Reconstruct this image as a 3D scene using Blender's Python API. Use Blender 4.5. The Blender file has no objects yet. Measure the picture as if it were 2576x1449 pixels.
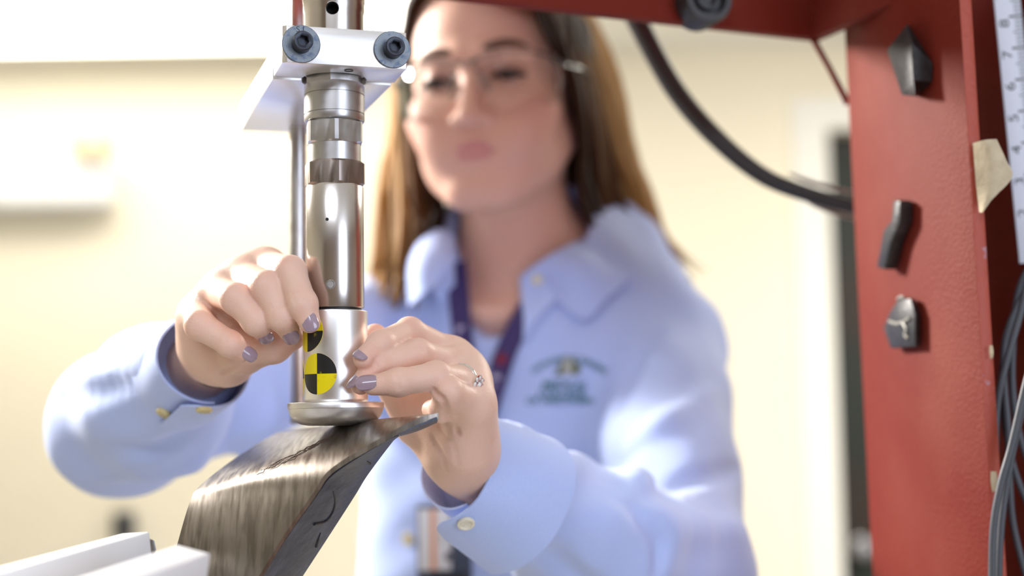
import bpy, bmesh, math, random
import numpy as np
from mathutils import Vector, Matrix
from mathutils.bvhtree import BVHTree

random.seed(7)
R = math.radians
S = bpy.context.scene
COL = S.collection

# ------------------------------------------------------------------ camera
F_PX = 3650.0
CX, CY = 1288.0, 724.5
PITCH, ROLL = R(5.1), R(0.9)
CAM_LOC = Vector((0.0, 0.0, 1.40))
fwd = Vector((0, math.cos(PITCH), math.sin(PITCH)))
_r0 = Vector((1, 0, 0))
_u0 = Vector((0, -math.sin(PITCH), math.cos(PITCH)))
cam_r = _r0 * math.cos(ROLL) - _u0 * math.sin(ROLL)
cam_u = _r0 * math.sin(ROLL) + _u0 * math.cos(ROLL)


def at(px, py, d):
    """the point of the room seen at a pixel of the photograph, d metres into it"""
    return CAM_LOC + fwd * d + cam_r * ((px - CX) / F_PX * d) - cam_u * ((py - CY) / F_PX * d)


cam_data = bpy.data.cameras.new('camera')
cam = bpy.data.objects.new('camera', cam_data)
COL.objects.link(cam)
cam.matrix_world = Matrix(((cam_r.x, cam_u.x, -fwd.x, CAM_LOC.x), (cam_r.y, cam_u.y, -fwd.y, CAM_LOC.y),
                           (cam_r.z, cam_u.z, -fwd.z, CAM_LOC.z), (0, 0, 0, 1)))
cam_data.sensor_width = 36.0
cam_data.lens = 36.0 * F_PX / 2576.0
cam_data.clip_start = 0.05
cam_data.dof.use_dof = True
cam_data.dof.focus_distance = 0.772
cam_data.dof.aperture_fstop = 3.2
S.camera = cam

# ------------------------------------------------------------------ world, lights, exposure
W = bpy.data.worlds.new('world')
S.world = W
W.use_nodes = True
W.node_tree.nodes['Background'].inputs[0].default_value = (0.75, 0.82, 1.0, 1)
W.node_tree.nodes['Background'].inputs[1].default_value = 0.25


def area(name, loc, target, sx, sy, power, color):
    l = bpy.data.lights.new(name, 'AREA')
    l.shape = 'RECTANGLE'
    l.size, l.size_y, l.energy, l.color = sx, sy, power, color
    o = bpy.data.objects.new(name, l)
    COL.objects.link(o)
    o.location = loc
    o.rotation_euler = (Vector(target) - Vector(loc)).to_track_quat('-Z', 'Y').to_euler()
    return o


area('key_lamp', (-1.45, 1.95, 2.30), (0.05, 1.0, 1.4), 0.40, 0.40, 88, (1.0, 0.95, 0.88))
area('window_daylight', (1.95, -1.75, 1.75), (0.0, 0.9, 1.4), 1.5, 1.6, 38, (0.74, 0.83, 1.0))
area('front_fill', (-0.35, -0.9, 2.43), (-0.3, -0.5, 0.0), 1.2, 0.6, 26, (0.80, 0.87, 1.0))  # unseen fill, added high in front to brighten shirt and hands
area('back_wall_fill', (1.5, 2.5, 2.42), (1.5, 2.6, 0), 0.9, 0.9, 46, (1.0, 0.95, 0.84))  # added light out of view, whitens the back wall beside the door

vs = S.view_settings
vs.view_transform = 'Standard'
vs.look = 'None'
vs.exposure = 0.25
vs.gamma = 1.0
vs.use_curve_mapping = False


# ------------------------------------------------------------------ helpers: objects
def tag(o, label=None, cat=None, group=None, kind=None):
    if label: o['label'] = label
    if cat: o['category'] = cat
    if group: o['group'] = group
    if kind: o['kind'] = kind
    return o


def empty(name, loc, label, cat, group=None):
    o = bpy.data.objects.new(name, None)
    COL.objects.link(o)
    o.location = loc
    o.empty_display_size = 0.02
    return tag(o, label, cat, group)


def link(name, me, mats, parent=None, smooth=None):
    o = bpy.data.objects.new(name, me)
    COL.objects.link(o)
    for m in (mats if isinstance(mats, (list, tuple)) else [mats]):
        me.materials.append(m)
    if smooth is not None:
        smooth_by_angle(me, smooth)
    if parent is not None:
        o.parent = parent
        o.matrix_parent_inverse = Matrix.Translation(-Vector(parent.location)) if parent.type == 'EMPTY' else parent.matrix_world.inverted()
    return o


def smooth_by_angle(me, deg):
    me.polygons.foreach_set('use_smooth', np.ones(len(me.polygons), dtype=bool))
    if deg >= 180: return
    bm = bmesh.new(); bm.from_mesh(me)
    a = R(deg)
    for e in bm.edges:
        if len(e.link_faces) == 2 and e.calc_face_angle(0) > a: e.smooth = False
    bm.to_mesh(me); bm.free()


def done(name, bm, mats, parent=None, smooth=35):
    bmesh.ops.recalc_face_normals(bm, faces=bm.faces)
    me = bpy.data.meshes.new(name)
    bm.to_mesh(me); bm.free()
    return link(name, me, mats, parent, smooth)


def raw(name, verts, faces, mats, parent=None, smooth=180):
    me = bpy.data.meshes.new(name)
    me.from_pydata([tuple(v) for v in verts], [], [tuple(f) for f in faces])
    me.update()
    return link(name, me, mats, parent, smooth)


# ------------------------------------------------------------------ helpers: bmesh shapes
def prism(bm, pts, vec, bevel=0.0, mi=0):
    vec = Vector(vec)
    a = [bm.verts.new(Vector(p)) for p in pts]
    b = [bm.verts.new(Vector(p) + vec) for p in pts]
    n = len(pts)
    fs = [bm.faces.new(a), bm.faces.new(b[::-1])]
    for i in range(n):
        fs.append(bm.faces.new((a[i], b[i], b[(i + 1) % n], a[(i + 1) % n])))
    for f in fs: f.material_index = mi
    if bevel:
        es = list({e for f in fs for e in f.edges})
        bmesh.ops.recalc_face_normals(bm, faces=fs)
        bmesh.ops.bevel(bm, geom=es, offset=bevel, segments=2, affect='EDGES', profile=0.5)


def box(bm, c, ax, ay, az, sx, sy, sz, bevel=0.0):
    c, ax, ay, az = Vector(c), Vector(ax), Vector(ay), Vector(az)
    p = [c + ax * (i * sx / 2) + ay * (j * sy / 2) - az * (sz / 2) for i, j in ((-1, -1), (1, -1), (1, 1), (-1, 1))]
    prism(bm, p, az * sz, bevel)


def lathe(bm, prof, c, axis=(0, 0, 1), n=64, closed=True):
    c = Vector(c); axis = Vector(axis).normalized()
    u = axis.orthogonal().normalized(); v = axis.cross(u)
    rings = []
    for r, z in prof:
        rings.append([bm.verts.new(c + axis * z + (u * math.cos(2 * math.pi * i / n) + v * math.sin(2 * math.pi * i / n)) * r) for i in range(n)])
    for a, b in zip(rings, rings[1:]):
        for i in range(n):
            bm.faces.new((a[i], a[(i + 1) % n], b[(i + 1) % n], b[i]))
    if closed:
        bm.faces.new(rings[0][::-1]); bm.faces.new(rings[-1])


def hexprism(bm, c, z0, z1, Rr, ang, cham=0.0012):
    """hexagon around the vertical through c, corners rounded off at both ends like a turned nut"""
    n = 48
    prof = []
    apo = Rr * math.cos(R(30))
    rings = []
    for z, lim in ((z0, apo), (z0 + cham, Rr), (z1 - cham, Rr), (z1, apo)):
        ring = []
        for i in range(n):
            t = 2 * math.pi * i / n
            d = (t - ang) % (math.pi / 3) - math.pi / 6
            rr = min(apo / math.cos(d), lim * 1.0 if lim < Rr else Rr * 0.985)
            ring.append(bm.verts.new((c[0] + rr * math.cos(t), c[1] + rr * math.sin(t), z)))
        rings.append(ring)
    for a, b in zip(rings, rings[1:]):
        for i in range(n): bm.faces.new((a[i], a[(i + 1) % n], b[(i + 1) % n], b[i]))
    bm.faces.new(rings[0][::-1]); bm.faces.new(rings[-1])


def spline(pts, n):
    """Catmull-Rom through pts (tuples of any length), n samples"""
    P = np.array([tuple(p) for p in pts], float)
    P = np.vstack([2 * P[0] - P[1], P, 2 * P[-1] - P[-2]])
    m = len(P) - 3
    out = []
    for s in np.linspace(0, m - 1e-6, n):
        i = int(s); t = s - i
        a, b, c, d = P[i:i + 4]
        out.append(0.5 * ((2 * b) + (c - a) * t + (2 * a - 5 * b + 4 * c - d) * t * t + (3 * b - a - 3 * c + d) * t ** 3))
    return out


def tube(bm, pts, rad, n=10, samples=None, flat=1.0, up=None):
    """round tube along pts; rad a number or a list the length of pts"""
    if not hasattr(rad, '__len__'): rad = [rad] * len(pts)
    q = [tuple(p) + (r,) for p, r in zip(pts, rad)]
    q = spline(q, samples) if samples else [np.array(x) for x in q]
    P = [Vector(x[:3]) for x in q]; rr = [x[3] for x in q]
    nrm = None; rings = []
    for i, p in enumerate(P):
        t = (P[min(i + 1, len(P) - 1)] - P[max(i - 1, 0)]).normalized()
        if nrm is None: nrm = (Vector(up) if up else t.orthogonal())
        nrm = (nrm - t * nrm.dot(t)).normalized()
        b = t.cross(nrm)
        rings.append([bm.verts.new(p + nrm * (math.cos(2 * math.pi * k / n) * rr[i] * flat) + b * (math.sin(2 * math.pi * k / n) * rr[i])) for k in range(n)])
    for a, b in zip(rings, rings[1:]):
        for k in range(n): bm.faces.new((a[k], a[(k + 1) % n], b[(k + 1) % n], b[k]))
    bm.faces.new(rings[0][::-1]); bm.faces.new(rings[-1])


def torus(bm, c, axis, RR, r, n=48, m=10):
    c = Vector(c); axis = Vector(axis).normalized(); u = axis.orthogonal().normalized(); v = axis.cross(u)
    rings = []
    for i in range(n):
        t = 2 * math.pi * i / n; d = u * math.cos(t) + v * math.sin(t)
        rings.append([bm.verts.new(c + d * (RR + r * math.cos(2 * math.pi * k / m)) + axis * (r * math.sin(2 * math.pi * k / m))) for k in range(m)])
    for i in range(n):
        a, b = rings[i], rings[(i + 1) % n]
        for k in range(m): bm.faces.new((a[k], a[(k + 1) % m], b[(k + 1) % m], b[k]))


def ribbon(bm, pts, normals, width, thick, samples=40):
    """flat strap of given width and thickness along pts lying with its face along normals"""
    q = spline([tuple(p) + tuple(nn) for p, nn in zip(pts, normals)], samples)
    P = [Vector(x[:3]) for x in q]; N = [Vector(x[3:6]).normalized() for x in q]
    rings = []
    for i, p in enumerate(P):
        t = (P[min(i + 1, len(P) - 1)] - P[max(i - 1, 0)]).normalized()
        s = t.cross(N[i]).normalized()
        rings.append([bm.verts.new(p + s * a * width / 2 + N[i] * b * thick) for a, b in ((-1, 0), (1, 0), (1, 1), (-1, 1))])
    for a, b in zip(rings, rings[1:]):
        for k in range(4): bm.faces.new((a[k], a[(k + 1) % 4], b[(k + 1) % 4], b[k]))
    bm.faces.new(rings[0][::-1]); bm.faces.new(rings[-1])


def patch(grid, thick, name, mats, parent=None, nu=14, nv=14):
    """curved sheet through a grid of points (rows of equal length), given a thickness"""
    rows = [spline(r, nu) for r in grid]
    cols = [spline([rows[j][i] for j in range(len(rows))], nv) for i in range(nu)]
    P = [[Vector(cols[i][j]) for i in range(nu)] for j in range(nv)]
    top, bot = [], []
    for j in range(nv):
        for i in range(nu):
            du = P[j][min(i + 1, nu - 1)] - P[j][max(i - 1, 0)]
            dv = P[min(j + 1, nv - 1)][i] - P[max(j - 1, 0)][i]
            nn = du.cross(dv).normalized()
            top.append(P[j][i] + nn * thick / 2); bot.append(P[j][i] - nn * thick / 2)
    V = top + bot; N = nu * nv; Fc = []
    idx = lambda i, j: j * nu + i
    for j in range(nv - 1):
        for i in range(nu - 1):
            q = (idx(i, j), idx(i + 1, j), idx(i + 1, j + 1), idx(i, j + 1))
            Fc.append(q); Fc.append(tuple(N + k for k in q[::-1]))
    rim = [idx(i, 0) for i in range(nu)] + [idx(nu - 1, j) for j in range(1, nv)] + [idx(i, nv - 1) for i in range(nu - 2, -1, -1)] + [idx(0, j) for j in range(nv - 2, 0, -1)]
    for a, b in zip(rim, rim[1:] + rim[:1]): Fc.append((b, a, N + a, N + b))
    bm = bmesh.new()
    vs_ = [bm.verts.new(v) for v in V]
    for f in Fc:
        try: bm.faces.new([vs_[k] for k in f])
        except ValueError: pass
    return done(name, bm, mats, parent, 50)


# ------------------------------------------------------------------ helpers: distance-field modelling
def smin(a, b, k):
    h = np.maximum(k - np.abs(a - b), 0) / k
    return np.minimum(a, b) - h * h * k * 0.25


def smax(a, b, k): return -smin(-a, -b, k)


def rc(p, a, b, r1, r2):
    a = np.array(a, np.float32); b = np.array(b, np.float32)
    ba = b - a; pa = p - a
    h = np.clip((pa @ ba) / max(float(ba @ ba), 1e-12), 0, 1)
    return np.linalg.norm(pa - h[..., None] * ba, axis=-1) - (r1 + (r2 - r1) * h)


def chain(p, pts, rad, k):
    d = None
    for i in range(len(pts) - 1):
        e = rc(p, pts[i], pts[i + 1], rad[i], rad[i + 1])
        d = e if d is None else smin(d, e, k)
    return d


def ell(p, c, r, rot=None):
    q = p - np.array(c, np.float32)
    if rot is not None: q = q @ np.array(rot, np.float32)      # columns: local axes
    r = np.array(r, np.float32)
    k0 = np.linalg.norm(q / r, axis=-1); k1 = np.linalg.norm(q / (r * r), axis=-1)
    return k0 * (k0 - 1) / np.maximum(k1, 1e-9)


def sph(p, c, r): return np.linalg.norm(p - np.array(c, np.float32), axis=-1) - r


def surfnet(f, lo, hi, h):
    """surface of f = 0 in the box lo..hi as quads (naive surface nets)"""
    lo = np.array(lo, float); hi = np.array(hi, float)
    n = np.ceil((hi - lo) / h).astype(int) + 1
    ax = [(lo[i] + h * np.arange(n[i])).astype(np.float32) for i in range(3)]
    D = np.empty(tuple(n), np.float32)
    step = max(1, int(400000 // (n[1] * n[2])))
    for s in range(0, n[0], step):
        g = np.stack(np.meshgrid(ax[0][s:s + step], ax[1], ax[2], indexing='ij'), -1)
        D[s:s + step] = f(g)
    D[0], D[-1], D[:, 0], D[:, -1], D[:, :, 0], D[:, :, -1] = (1e-3,) * 6
    neg = D < 0
    m = n - 1
    corner = [(i, j, k) for i in (0, 1) for j in (0, 1) for k in (0, 1)]
    cnt = sum(neg[i:i + m[0], j:j + m[1], k:k + m[2]].astype(np.int8) for i, j, k in corner)
    cells = np.argwhere((cnt > 0) & (cnt < 8))
    vid = np.full(tuple(m), -1, np.int64)
    vid[tuple(cells.T)] = np.arange(len(cells))
    acc = np.zeros((len(cells), 3)); num = np.zeros(len(cells))
    for a in corner:
        for axn in range(3):
            if a[axn]: continue
            b = list(a); b[axn] = 1
            da = D[cells[:, 0] + a[0], cells[:, 1] + a[1], cells[:, 2] + a[2]]
            db = D[cells[:, 0] + b[0], cells[:, 1] + b[1], cells[:, 2] + b[2]]
            ok = (da < 0) != (db < 0)
            t = np.where(ok, da / np.where(ok, da - db, 1), 0)
            pt = np.tile(np.array(a, float), (len(cells), 1)); pt[:, axn] += t
            acc += pt * ok[:, None]; num += ok
    V = lo + h * (cells + acc / num[:, None])
    Fc = []
    for axn in range(3):
        o1, o2 = [(1, 2), (2, 0), (0, 1)][axn]
        sl0 = [slice(1, m[i]) for i in range(3)]; sl0[axn] = slice(0, m[axn])
        sl1 = list(sl0); sl1[axn] = slice(1, m[axn] + 1)
        A = neg[tuple(sl0)]; B = neg[tuple(sl1)]
        for mask, flip in ((A & ~B, False), (~A & B, True)):
            e = np.argwhere(mask)
            if not len(e): continue
            off = np.array([1, 1, 1]); off[axn] = 0
            e = e + off
            def cid(d1, d2):
                c = e.copy(); c[:, o1] -= d1; c[:, o2] -= d2
                return vid[c[:, 0], c[:, 1], c[:, 2]]
            q = np.stack([cid(1, 1), cid(0, 1), cid(0, 0), cid(1, 0)], 1)
            Fc.append(q[:, ::-1] if flip else q)
    Fc = np.concatenate(Fc)
    Fc = Fc[(Fc >= 0).all(1)]
    return V, Fc


def net_mesh(name, f, lo, hi, h):
    V, Fc = surfnet(f, lo, hi, h)
    me = bpy.data.meshes.new(name)
    me.vertices.add(len(V)); me.vertices.foreach_set('co', V.astype(np.float32).ravel())
    me.loops.add(len(Fc) * 4); me.loops.foreach_set('vertex_index', Fc.astype(np.int32).ravel())
    me.polygons.add(len(Fc)); me.polygons.foreach_set('loop_start', np.arange(0, len(Fc) * 4, 4, dtype=np.int32))
    me.update(calc_edges=True); me.validate()
    return me


def coords(me):
    a = np.empty(len(me.vertices) * 3, np.float32); me.vertices.foreach_get('co', a)
    return a.reshape(-1, 3)


def paint(me, rgb):
    at_ = me.color_attributes.new('tint', 'FLOAT_COLOR', 'POINT')
    c = np.ones((len(me.vertices), 4), np.float32); c[:, :3] = rgb
    at_.data.foreach_set('color', c.ravel())


# ------------------------------------------------------------------ helpers: materials
def mat(name, color, rough=0.5, metal=0.0, spec=0.5, **kw):
    m = bpy.data.materials.new(name); m.use_nodes = True
    nt = m.node_tree; N = nt.nodes; L = nt.links
    b = N['Principled BSDF']
    b.inputs['Base Color'].default_value = tuple(color) + (1,)
    b.inputs['Roughness'].default_value = rough
    b.inputs['Metallic'].default_value = metal
    b.inputs['Specular IOR Level'].default_value = spec
    tc = N.new('ShaderNodeTexCoord')

    def noise(scale, detail=4, stretch=None):
        n = N.new('ShaderNodeTexNoise'); n.inputs['Scale'].default_value = scale; n.inputs['Detail'].default_value = detail
        if stretch:
            mp = N.new('ShaderNodeMapping'); mp.inputs['Scale'].default_value = stretch
            L.new(tc.outputs['Object'], mp.inputs[0]); L.new(mp.outputs[0], n.inputs['Vector'])
        else: L.new(tc.outputs['Object'], n.inputs['Vector'])
        return n
    src = None
    if kw.get('attr'):
        a = N.new('ShaderNodeAttribute'); a.attribute_name = 'tint'; src = a.outputs['Color']
    if kw.get('vary'):
        c2, scale, lo, hi = kw['vary'][:4]
        n = noise(scale, 5, kw['vary'][4] if len(kw['vary']) > 4 else None)
        rm = N.new('ShaderNodeMapRange'); rm.inputs[1].default_value = lo; rm.inputs[2].default_value = hi
        L.new(n.outputs[0], rm.inputs[0])
        mx = N.new('ShaderNodeMix'); mx.data_type = 'RGBA'
        mx.inputs['A'].default_value = tuple(color) + (1,); mx.inputs['B'].default_value = tuple(c2) + (1,)
        if src is not None: L.new(src, mx.inputs['A'])
        L.new(rm.outputs[0], mx.inputs[0]); src = mx.outputs['Result']
    if src is not None: L.new(src, b.inputs['Base Color'])
    if kw.get('rvary'):
        lo, hi, scale = kw['rvary'][:3]
        n = noise(scale, 4, kw['rvary'][3] if len(kw['rvary']) > 3 else None)
        rm = N.new('ShaderNodeMapRange'); rm.inputs[3].default_value = lo; rm.inputs[4].default_value = hi
        rm.inputs[1].default_value = 0.3; rm.inputs[2].default_value = 0.7
        L.new(n.outputs[0], rm.inputs[0]); L.new(rm.outputs[0], b.inputs['Roughness'])
    if kw.get('bump'):
        st, scale = kw['bump'][:2]
        n = noise(scale, 3, kw['bump'][2] if len(kw['bump']) > 2 else None)
        bp = N.new('ShaderNodeBump'); bp.inputs['Strength'].default_value = st; bp.inputs['Distance'].default_value = 0.001
        L.new(n.outputs[0], bp.inputs['Height']); L.new(bp.outputs[0], b.inputs['Normal'])
    if kw.get('aniso'):
        b.inputs['Anisotropic'].default_value = kw['aniso']
        t = N.new('ShaderNodeTangent'); t.direction_type = 'RADIAL'; t.axis = 'Z'
        L.new(t.outputs[0], b.inputs['Tangent'])
    if kw.get('sss'):
        b.inputs['Subsurface Weight'].default_value = kw['sss']
        b.inputs['Subsurface Radius'].default_value = (1.0, 0.35, 0.2)
        b.inputs['Subsurface Scale'].default_value = kw.get('sss_scale', 0.004)
    if kw.get('coat'): b.inputs['Coat Weight'].default_value = kw['coat']
    if kw.get('sheen'): b.inputs['Sheen Weight'].default_value = kw['sheen']
    return m


M = {}
M['wall'] = mat('cream_paint', (0.88, 0.825, 0.665), 0.7, bump=(0.15, 60))
M['ceiling'] = mat('white_ceiling_paint', (0.9, 0.89, 0.85), 0.8)
M['glow'] = bpy.data.materials.new('lamp_diffuser'); M['glow'].use_nodes = True
_b = M['glow'].node_tree.nodes['Principled BSDF']; _b.inputs['Emission Color'].default_value = (1.0, 0.95, 0.84, 1); _b.inputs['Emission Strength'].default_value = 5.9
M['floor'] = mat('grey_floor', (0.42, 0.40, 0.38), 0.5, vary=((0.34, 0.33, 0.31), 6, 0.4, 0.6))
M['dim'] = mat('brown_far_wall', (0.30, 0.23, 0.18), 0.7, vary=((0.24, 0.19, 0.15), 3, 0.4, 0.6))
M['white_trim'] = mat('white_trim', (0.86, 0.85, 0.80), 0.5)
M['dark_green'] = mat('dark_green_door', (0.008, 0.014, 0.008), 0.6, vary=((0.022, 0.012, 0.006), 2.2, 0.45, 0.6))
M['white_plastic'] = mat('white_plastic', (0.78, 0.79, 0.80), 0.4)
M['tan_plastic'] = mat('tan_plastic', (0.62, 0.50, 0.28), 0.5)
M['grey_plastic'] = mat('grey_plastic', (0.12, 0.12, 0.13), 0.5)
M['steel'] = mat('polished_steel', (0.64, 0.60, 0.57), 0.2, 1.0, aniso=0.6)
M['steel_dull'] = mat('satin_steel', (0.52, 0.51, 0.51), 0.34, 1.0, rvary=(0.28, 0.42, 90), vary=((0.40, 0.38, 0.37), 70, 0.5, 0.75))
M['foot'] = mat('bead_blasted_steel', (0.80, 0.78, 0.77), 0.38, 1.0, rvary=(0.30, 0.42, 120))
M['nut_dark'] = mat('dark_oxide_nut', (0.30, 0.25, 0.22), 0.36, 1.0, rvary=(0.28, 0.5, 200, (1, 1, .2)), vary=((0.40, 0.37, 0.35), 300, 0.55, 0.7, (1, 1, .15)))
M['alu'] = mat('turned_aluminium', (0.94, 0.93, 0.92), 0.32, 1.0, aniso=0.5)
M['alu_block'] = mat('milled_aluminium', (0.80, 0.79, 0.79), 0.36, 1.0, rvary=(0.3, 0.42, 120, (.15, .15, 3)))
M['bar'] = mat('pale_anodised_aluminium', (0.90, 0.91, 0.94), 0.42, 0.05)
M['black_steel'] = mat('black_oxide_steel', (0.04, 0.045, 0.06), 0.36, 0.7, bump=(0.08, 2500))
M['zinc'] = mat('zinc_washer', (0.19, 0.215, 0.24), 0.44, 0.9, vary=((0.11, 0.135, 0.19), 330, 0.5, 0.65))
M['gap_black'] = mat('black_seal', (0.012, 0.012, 0.014), 0.5)
M['red'] = mat('red_oxide_paint', (0.17, 0.020, 0.011), 0.58, spec=0.12, vary=((0.215, 0.045, 0.028), 9, 0.45, 0.75), bump=(0.5, 420))
M['red_edge'] = mat('lighter_red_edge', (0.40, 0.06, 0.03), 0.5, vary=((0.45, 0.33, 0.40), 90, 0.62, 0.72), bump=(0.5, 300))  # near edge face in a lighter red with pale speckles
M['magnet'] = mat('dark_ferrite', (0.030, 0.029, 0.031), 0.42, 0.2, vary=((0.05, 0.048, 0.05), 150, 0.5, 0.7), bump=(0.3, 300))
M['chip'] = mat('chipped_ferrite', (0.45, 0.43, 0.38), 0.4, 0.3)
M['rubber'] = mat('black_rubber', (0.022, 0.019, 0.020), 0.42)
M['tube'] = mat('grey_beige_tubing', (0.34, 0.30, 0.26), 0.4)
M['cable'] = mat('grey_cable', (0.085, 0.09, 0.105), 0.42)
M['tape'] = mat('masking_tape', (0.62, 0.52, 0.36), 0.7, vary=((0.52, 0.42, 0.28), 120, 0.4, 0.65), bump=(0.4, 500))
M['paper'] = mat('ruler_white', (0.72, 0.75, 0.84), 0.45)
M['ink'] = mat('black_ink', (0.012, 0.016, 0.014), 0.5)
M['plate'] = mat('brushed_spring_steel', (0.27, 0.24, 0.21), 0.33, 1.0, rvary=(0.28, 0.42, 60, (8, 1, 1)), vary=((0.18, 0.155, 0.13), 40, 0.45, 0.6, (7, 1, 1)))
M['plate_edge'] = mat('blue_black_cut_edge', (0.030, 0.036, 0.062), 0.38, 0.2, vary=((0.06, 0.07, 0.11), 70, 0.5, 0.68), bump=(0.5, 160))
M['rust'] = mat('rusty_scratch', (0.10, 0.055, 0.04), 0.7)
M['yellow'] = mat('yellow_print', (0.86, 0.70, 0.0), 0.35, vary=((0.60, 0.46, 0.0), 260, 0.62, 0.75))
M['black_print'] = mat('black_print', (0.012, 0.012, 0.012), 0.35, vary=((0.22, 0.18, 0.01), 200, 0.66, 0.72))
M['skin'] = mat('skin', (0.74, 0.47, 0.36), 0.46, spec=0.4, attr=True, sss=0.25, sss_scale=0.006, vary=((0.76, 0.42, 0.33), 70, 0.6, 0.9), bump=(0.22, 900))
M['nail'] = mat('mauve_nail_varnish', (0.36, 0.26, 0.32), 0.16, coat=0.6)
M['shirt'] = mat('pale_blue_cotton', (0.47, 0.58, 0.96), 0.85, spec=0.2, sheen=0.2, bump=(0.12, 1600), vary=((0.50, 0.61, 0.97), 900, 0.4, 0.6))
M['button'] = mat('pearl_button', (0.78, 0.74, 0.60), 0.25)
M['gold_button'] = mat('cream_button', (0.66, 0.55, 0.26), 0.35)
M['lanyard'] = mat('navy_webbing', (0.035, 0.02, 0.10), 0.7, vary=((0.05, 0.03, 0.14), 300, 0.4, 0.6))
M['lan_white'] = mat('lilac_print', (0.42, 0.38, 0.52), 0.7)
M['lan_red'] = mat('red_print', (0.20, 0.01, 0.04), 0.7)
M['thread'] = mat('green_thread', (0.02, 0.15, 0.16), 0.8)
M['thread_olive'] = mat('olive_thread', (0.10, 0.14, 0.05), 0.8)
M['thread_grey'] = mat('pale_thread', (0.42, 0.44, 0.42), 0.8)
M['card'] = mat('white_card', (0.80, 0.80, 0.78), 0.4)
M['orange'] = mat('orange_print', (0.80, 0.36, 0.16), 0.5)
M['holder'] = mat('dark_badge_holder', (0.06, 0.075, 0.11), 0.35)
M['silver'] = mat('silver', (0.9, 0.88, 0.85), 0.12, 1.0)
M['gem'] = mat('cut_stone', (0.92, 0.93, 0.95), 0.05, 0.6)
M['lips'] = mat('lip', (0.5, 0.2, 0.22), 0.4)
M['brow'] = mat('brow_hair', (0.10, 0.05, 0.03), 0.7)
M['lash'] = mat('lash_hair', (0.02, 0.012, 0.01), 0.6)
M['eye_white'] = mat('eye_white', (0.7, 0.66, 0.62), 0.2)
M['iris'] = mat('brown_iris', (0.06, 0.03, 0.02), 0.15)


def hair_material():
    m = mat('brown_hair', (0.15, 0.07, 0.03), 0.6, spec=0.2, attr=True)
    nt = m.node_tree; b = nt.nodes['Principled BSDF']; out = nt.nodes['Material Output']
    tr = nt.nodes.new('ShaderNodeBsdfTranslucent'); mx = nt.nodes.new('ShaderNodeMixShader'); mx.inputs[0].default_value = 0.4
    a = nt.nodes.new('ShaderNodeAttribute'); a.attribute_name = 'tint'
    nt.links.new(a.outputs['Color'], tr.inputs[0])
    nt.links.new(b.outputs[0], mx.inputs[1]); nt.links.new(tr.outputs[0], mx.inputs[2]); nt.links.new(mx.outputs[0], out.inputs[0])
    return m


def clear_material(name, tint, gloss, rough=0.03):
    m = bpy.data.materials.new(name); m.use_nodes = True
    nt = m.node_tree; nt.nodes.clear()
    o = nt.nodes.new('ShaderNodeOutputMaterial'); t = nt.nodes.new('ShaderNodeBsdfTransparent'); t.inputs[0].default_value = tint + (1,)
    g = nt.nodes.new('ShaderNodeBsdfGlossy'); g.inputs['Roughness'].default_value = rough
    mx = nt.nodes.new('ShaderNodeMixShader'); fr = nt.nodes.new('ShaderNodeLayerWeight'); fr.inputs[0].default_value = gloss
    nt.links.new(fr.outputs['Fresnel'], mx.inputs[0]); nt.links.new(t.outputs[0], mx.inputs[1]); nt.links.new(g.outputs[0], mx.inputs[2])
    nt.links.new(mx.outputs[0], o.inputs[0])
    return m


M['hair'] = hair_material()
M['lens'] = clear_material('clear_lens', (0.97, 0.98, 0.98), 0.12)
M['clear_frame'] = clear_material('clear_plastic_frame', (0.90, 0.92, 0.92), 0.45, 0.12)

# ================================================================== the room
H = 2.45
XL, XR, YF, YB = -3.2, 3.4, -2.95, 4.10
EX, EY, EZ = (1, 0, 0), (0, 1, 0), (0, 0, 1)


def structure(name, boxes, m, parent=None, bevel=0.0):
    bm = bmesh.new()
    for (x0, x1, y0, y1, z0, z1) in boxes:
        box(bm, ((x0 + x1) / 2, (y0 + y1) / 2, (z0 + z1) / 2), EX, EY, EZ, x1 - x0, y1 - y0, z1 - z0, bevel)
    o = done(name, bm, m, parent, 30)
    if parent is None: o['kind'] = 'structure'
    return o


structure('floor', [(XL, XR, YF, YB + .5, -.1, 0)], M['floor'])
structure('ceiling', [(XL, XR, YF, YB + .5, H, H + .1)], M['ceiling'])
dx0, dx1, dz1 = at(2098, 900, YB).x, at(2098, 900, YB).x + 0.86, at(2098, 318, YB).z
structure('wall_back', [(XL, dx0, YB, YB + .12, 0, H), (dx1, XR, YB, YB + .12, 0, H), (dx0, dx1, YB, YB + .12, dz1, H)], M['wall'])
cl = empty('ceiling_light', (-1.05, 3.7, H), 'long bright ceiling light panel near the cream back wall', 'ceiling light')
bm = bmesh.new(); box(bm, (-1.05, 3.63, H - .018), EX, EY, EZ, 1.80, .56, .030, .003); done('frame', bm, M['white_plastic'], cl)
bm = bmesh.new(); box(bm, (-1.05, 3.63, H - .036), EX, EY, EZ, 1.72, .48, .008); done('diffuser', bm, M['glow'], cl)
structure('wall_left', [(XL - .1, XL, YF, YB + .5, 0, H)], M['wall'])
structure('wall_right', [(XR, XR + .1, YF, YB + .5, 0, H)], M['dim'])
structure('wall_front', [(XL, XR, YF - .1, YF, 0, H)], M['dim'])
structure('baseboard_back', [(XL, dx0 - .1, YB - .012, YB, 0, .1)], M['white_trim'])
structure('trim_1', [(dx0 - .10, dx0, YB - .02, YB, 0, dz1 + .09), (dx1, dx1 + .10, YB - .02, YB, 0, dz1 + .09), (dx0, dx1, YB - .02, YB, dz1, dz1 + .09)], M['white_trim'])
door = structure('door_1', [(dx0, dx1, YB + .06, YB + .11, 0, dz1)], M['dark_green'])
bm = bmesh.new()
hp = Vector((dx0 + .07, YB + .06, 1.02))
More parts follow.
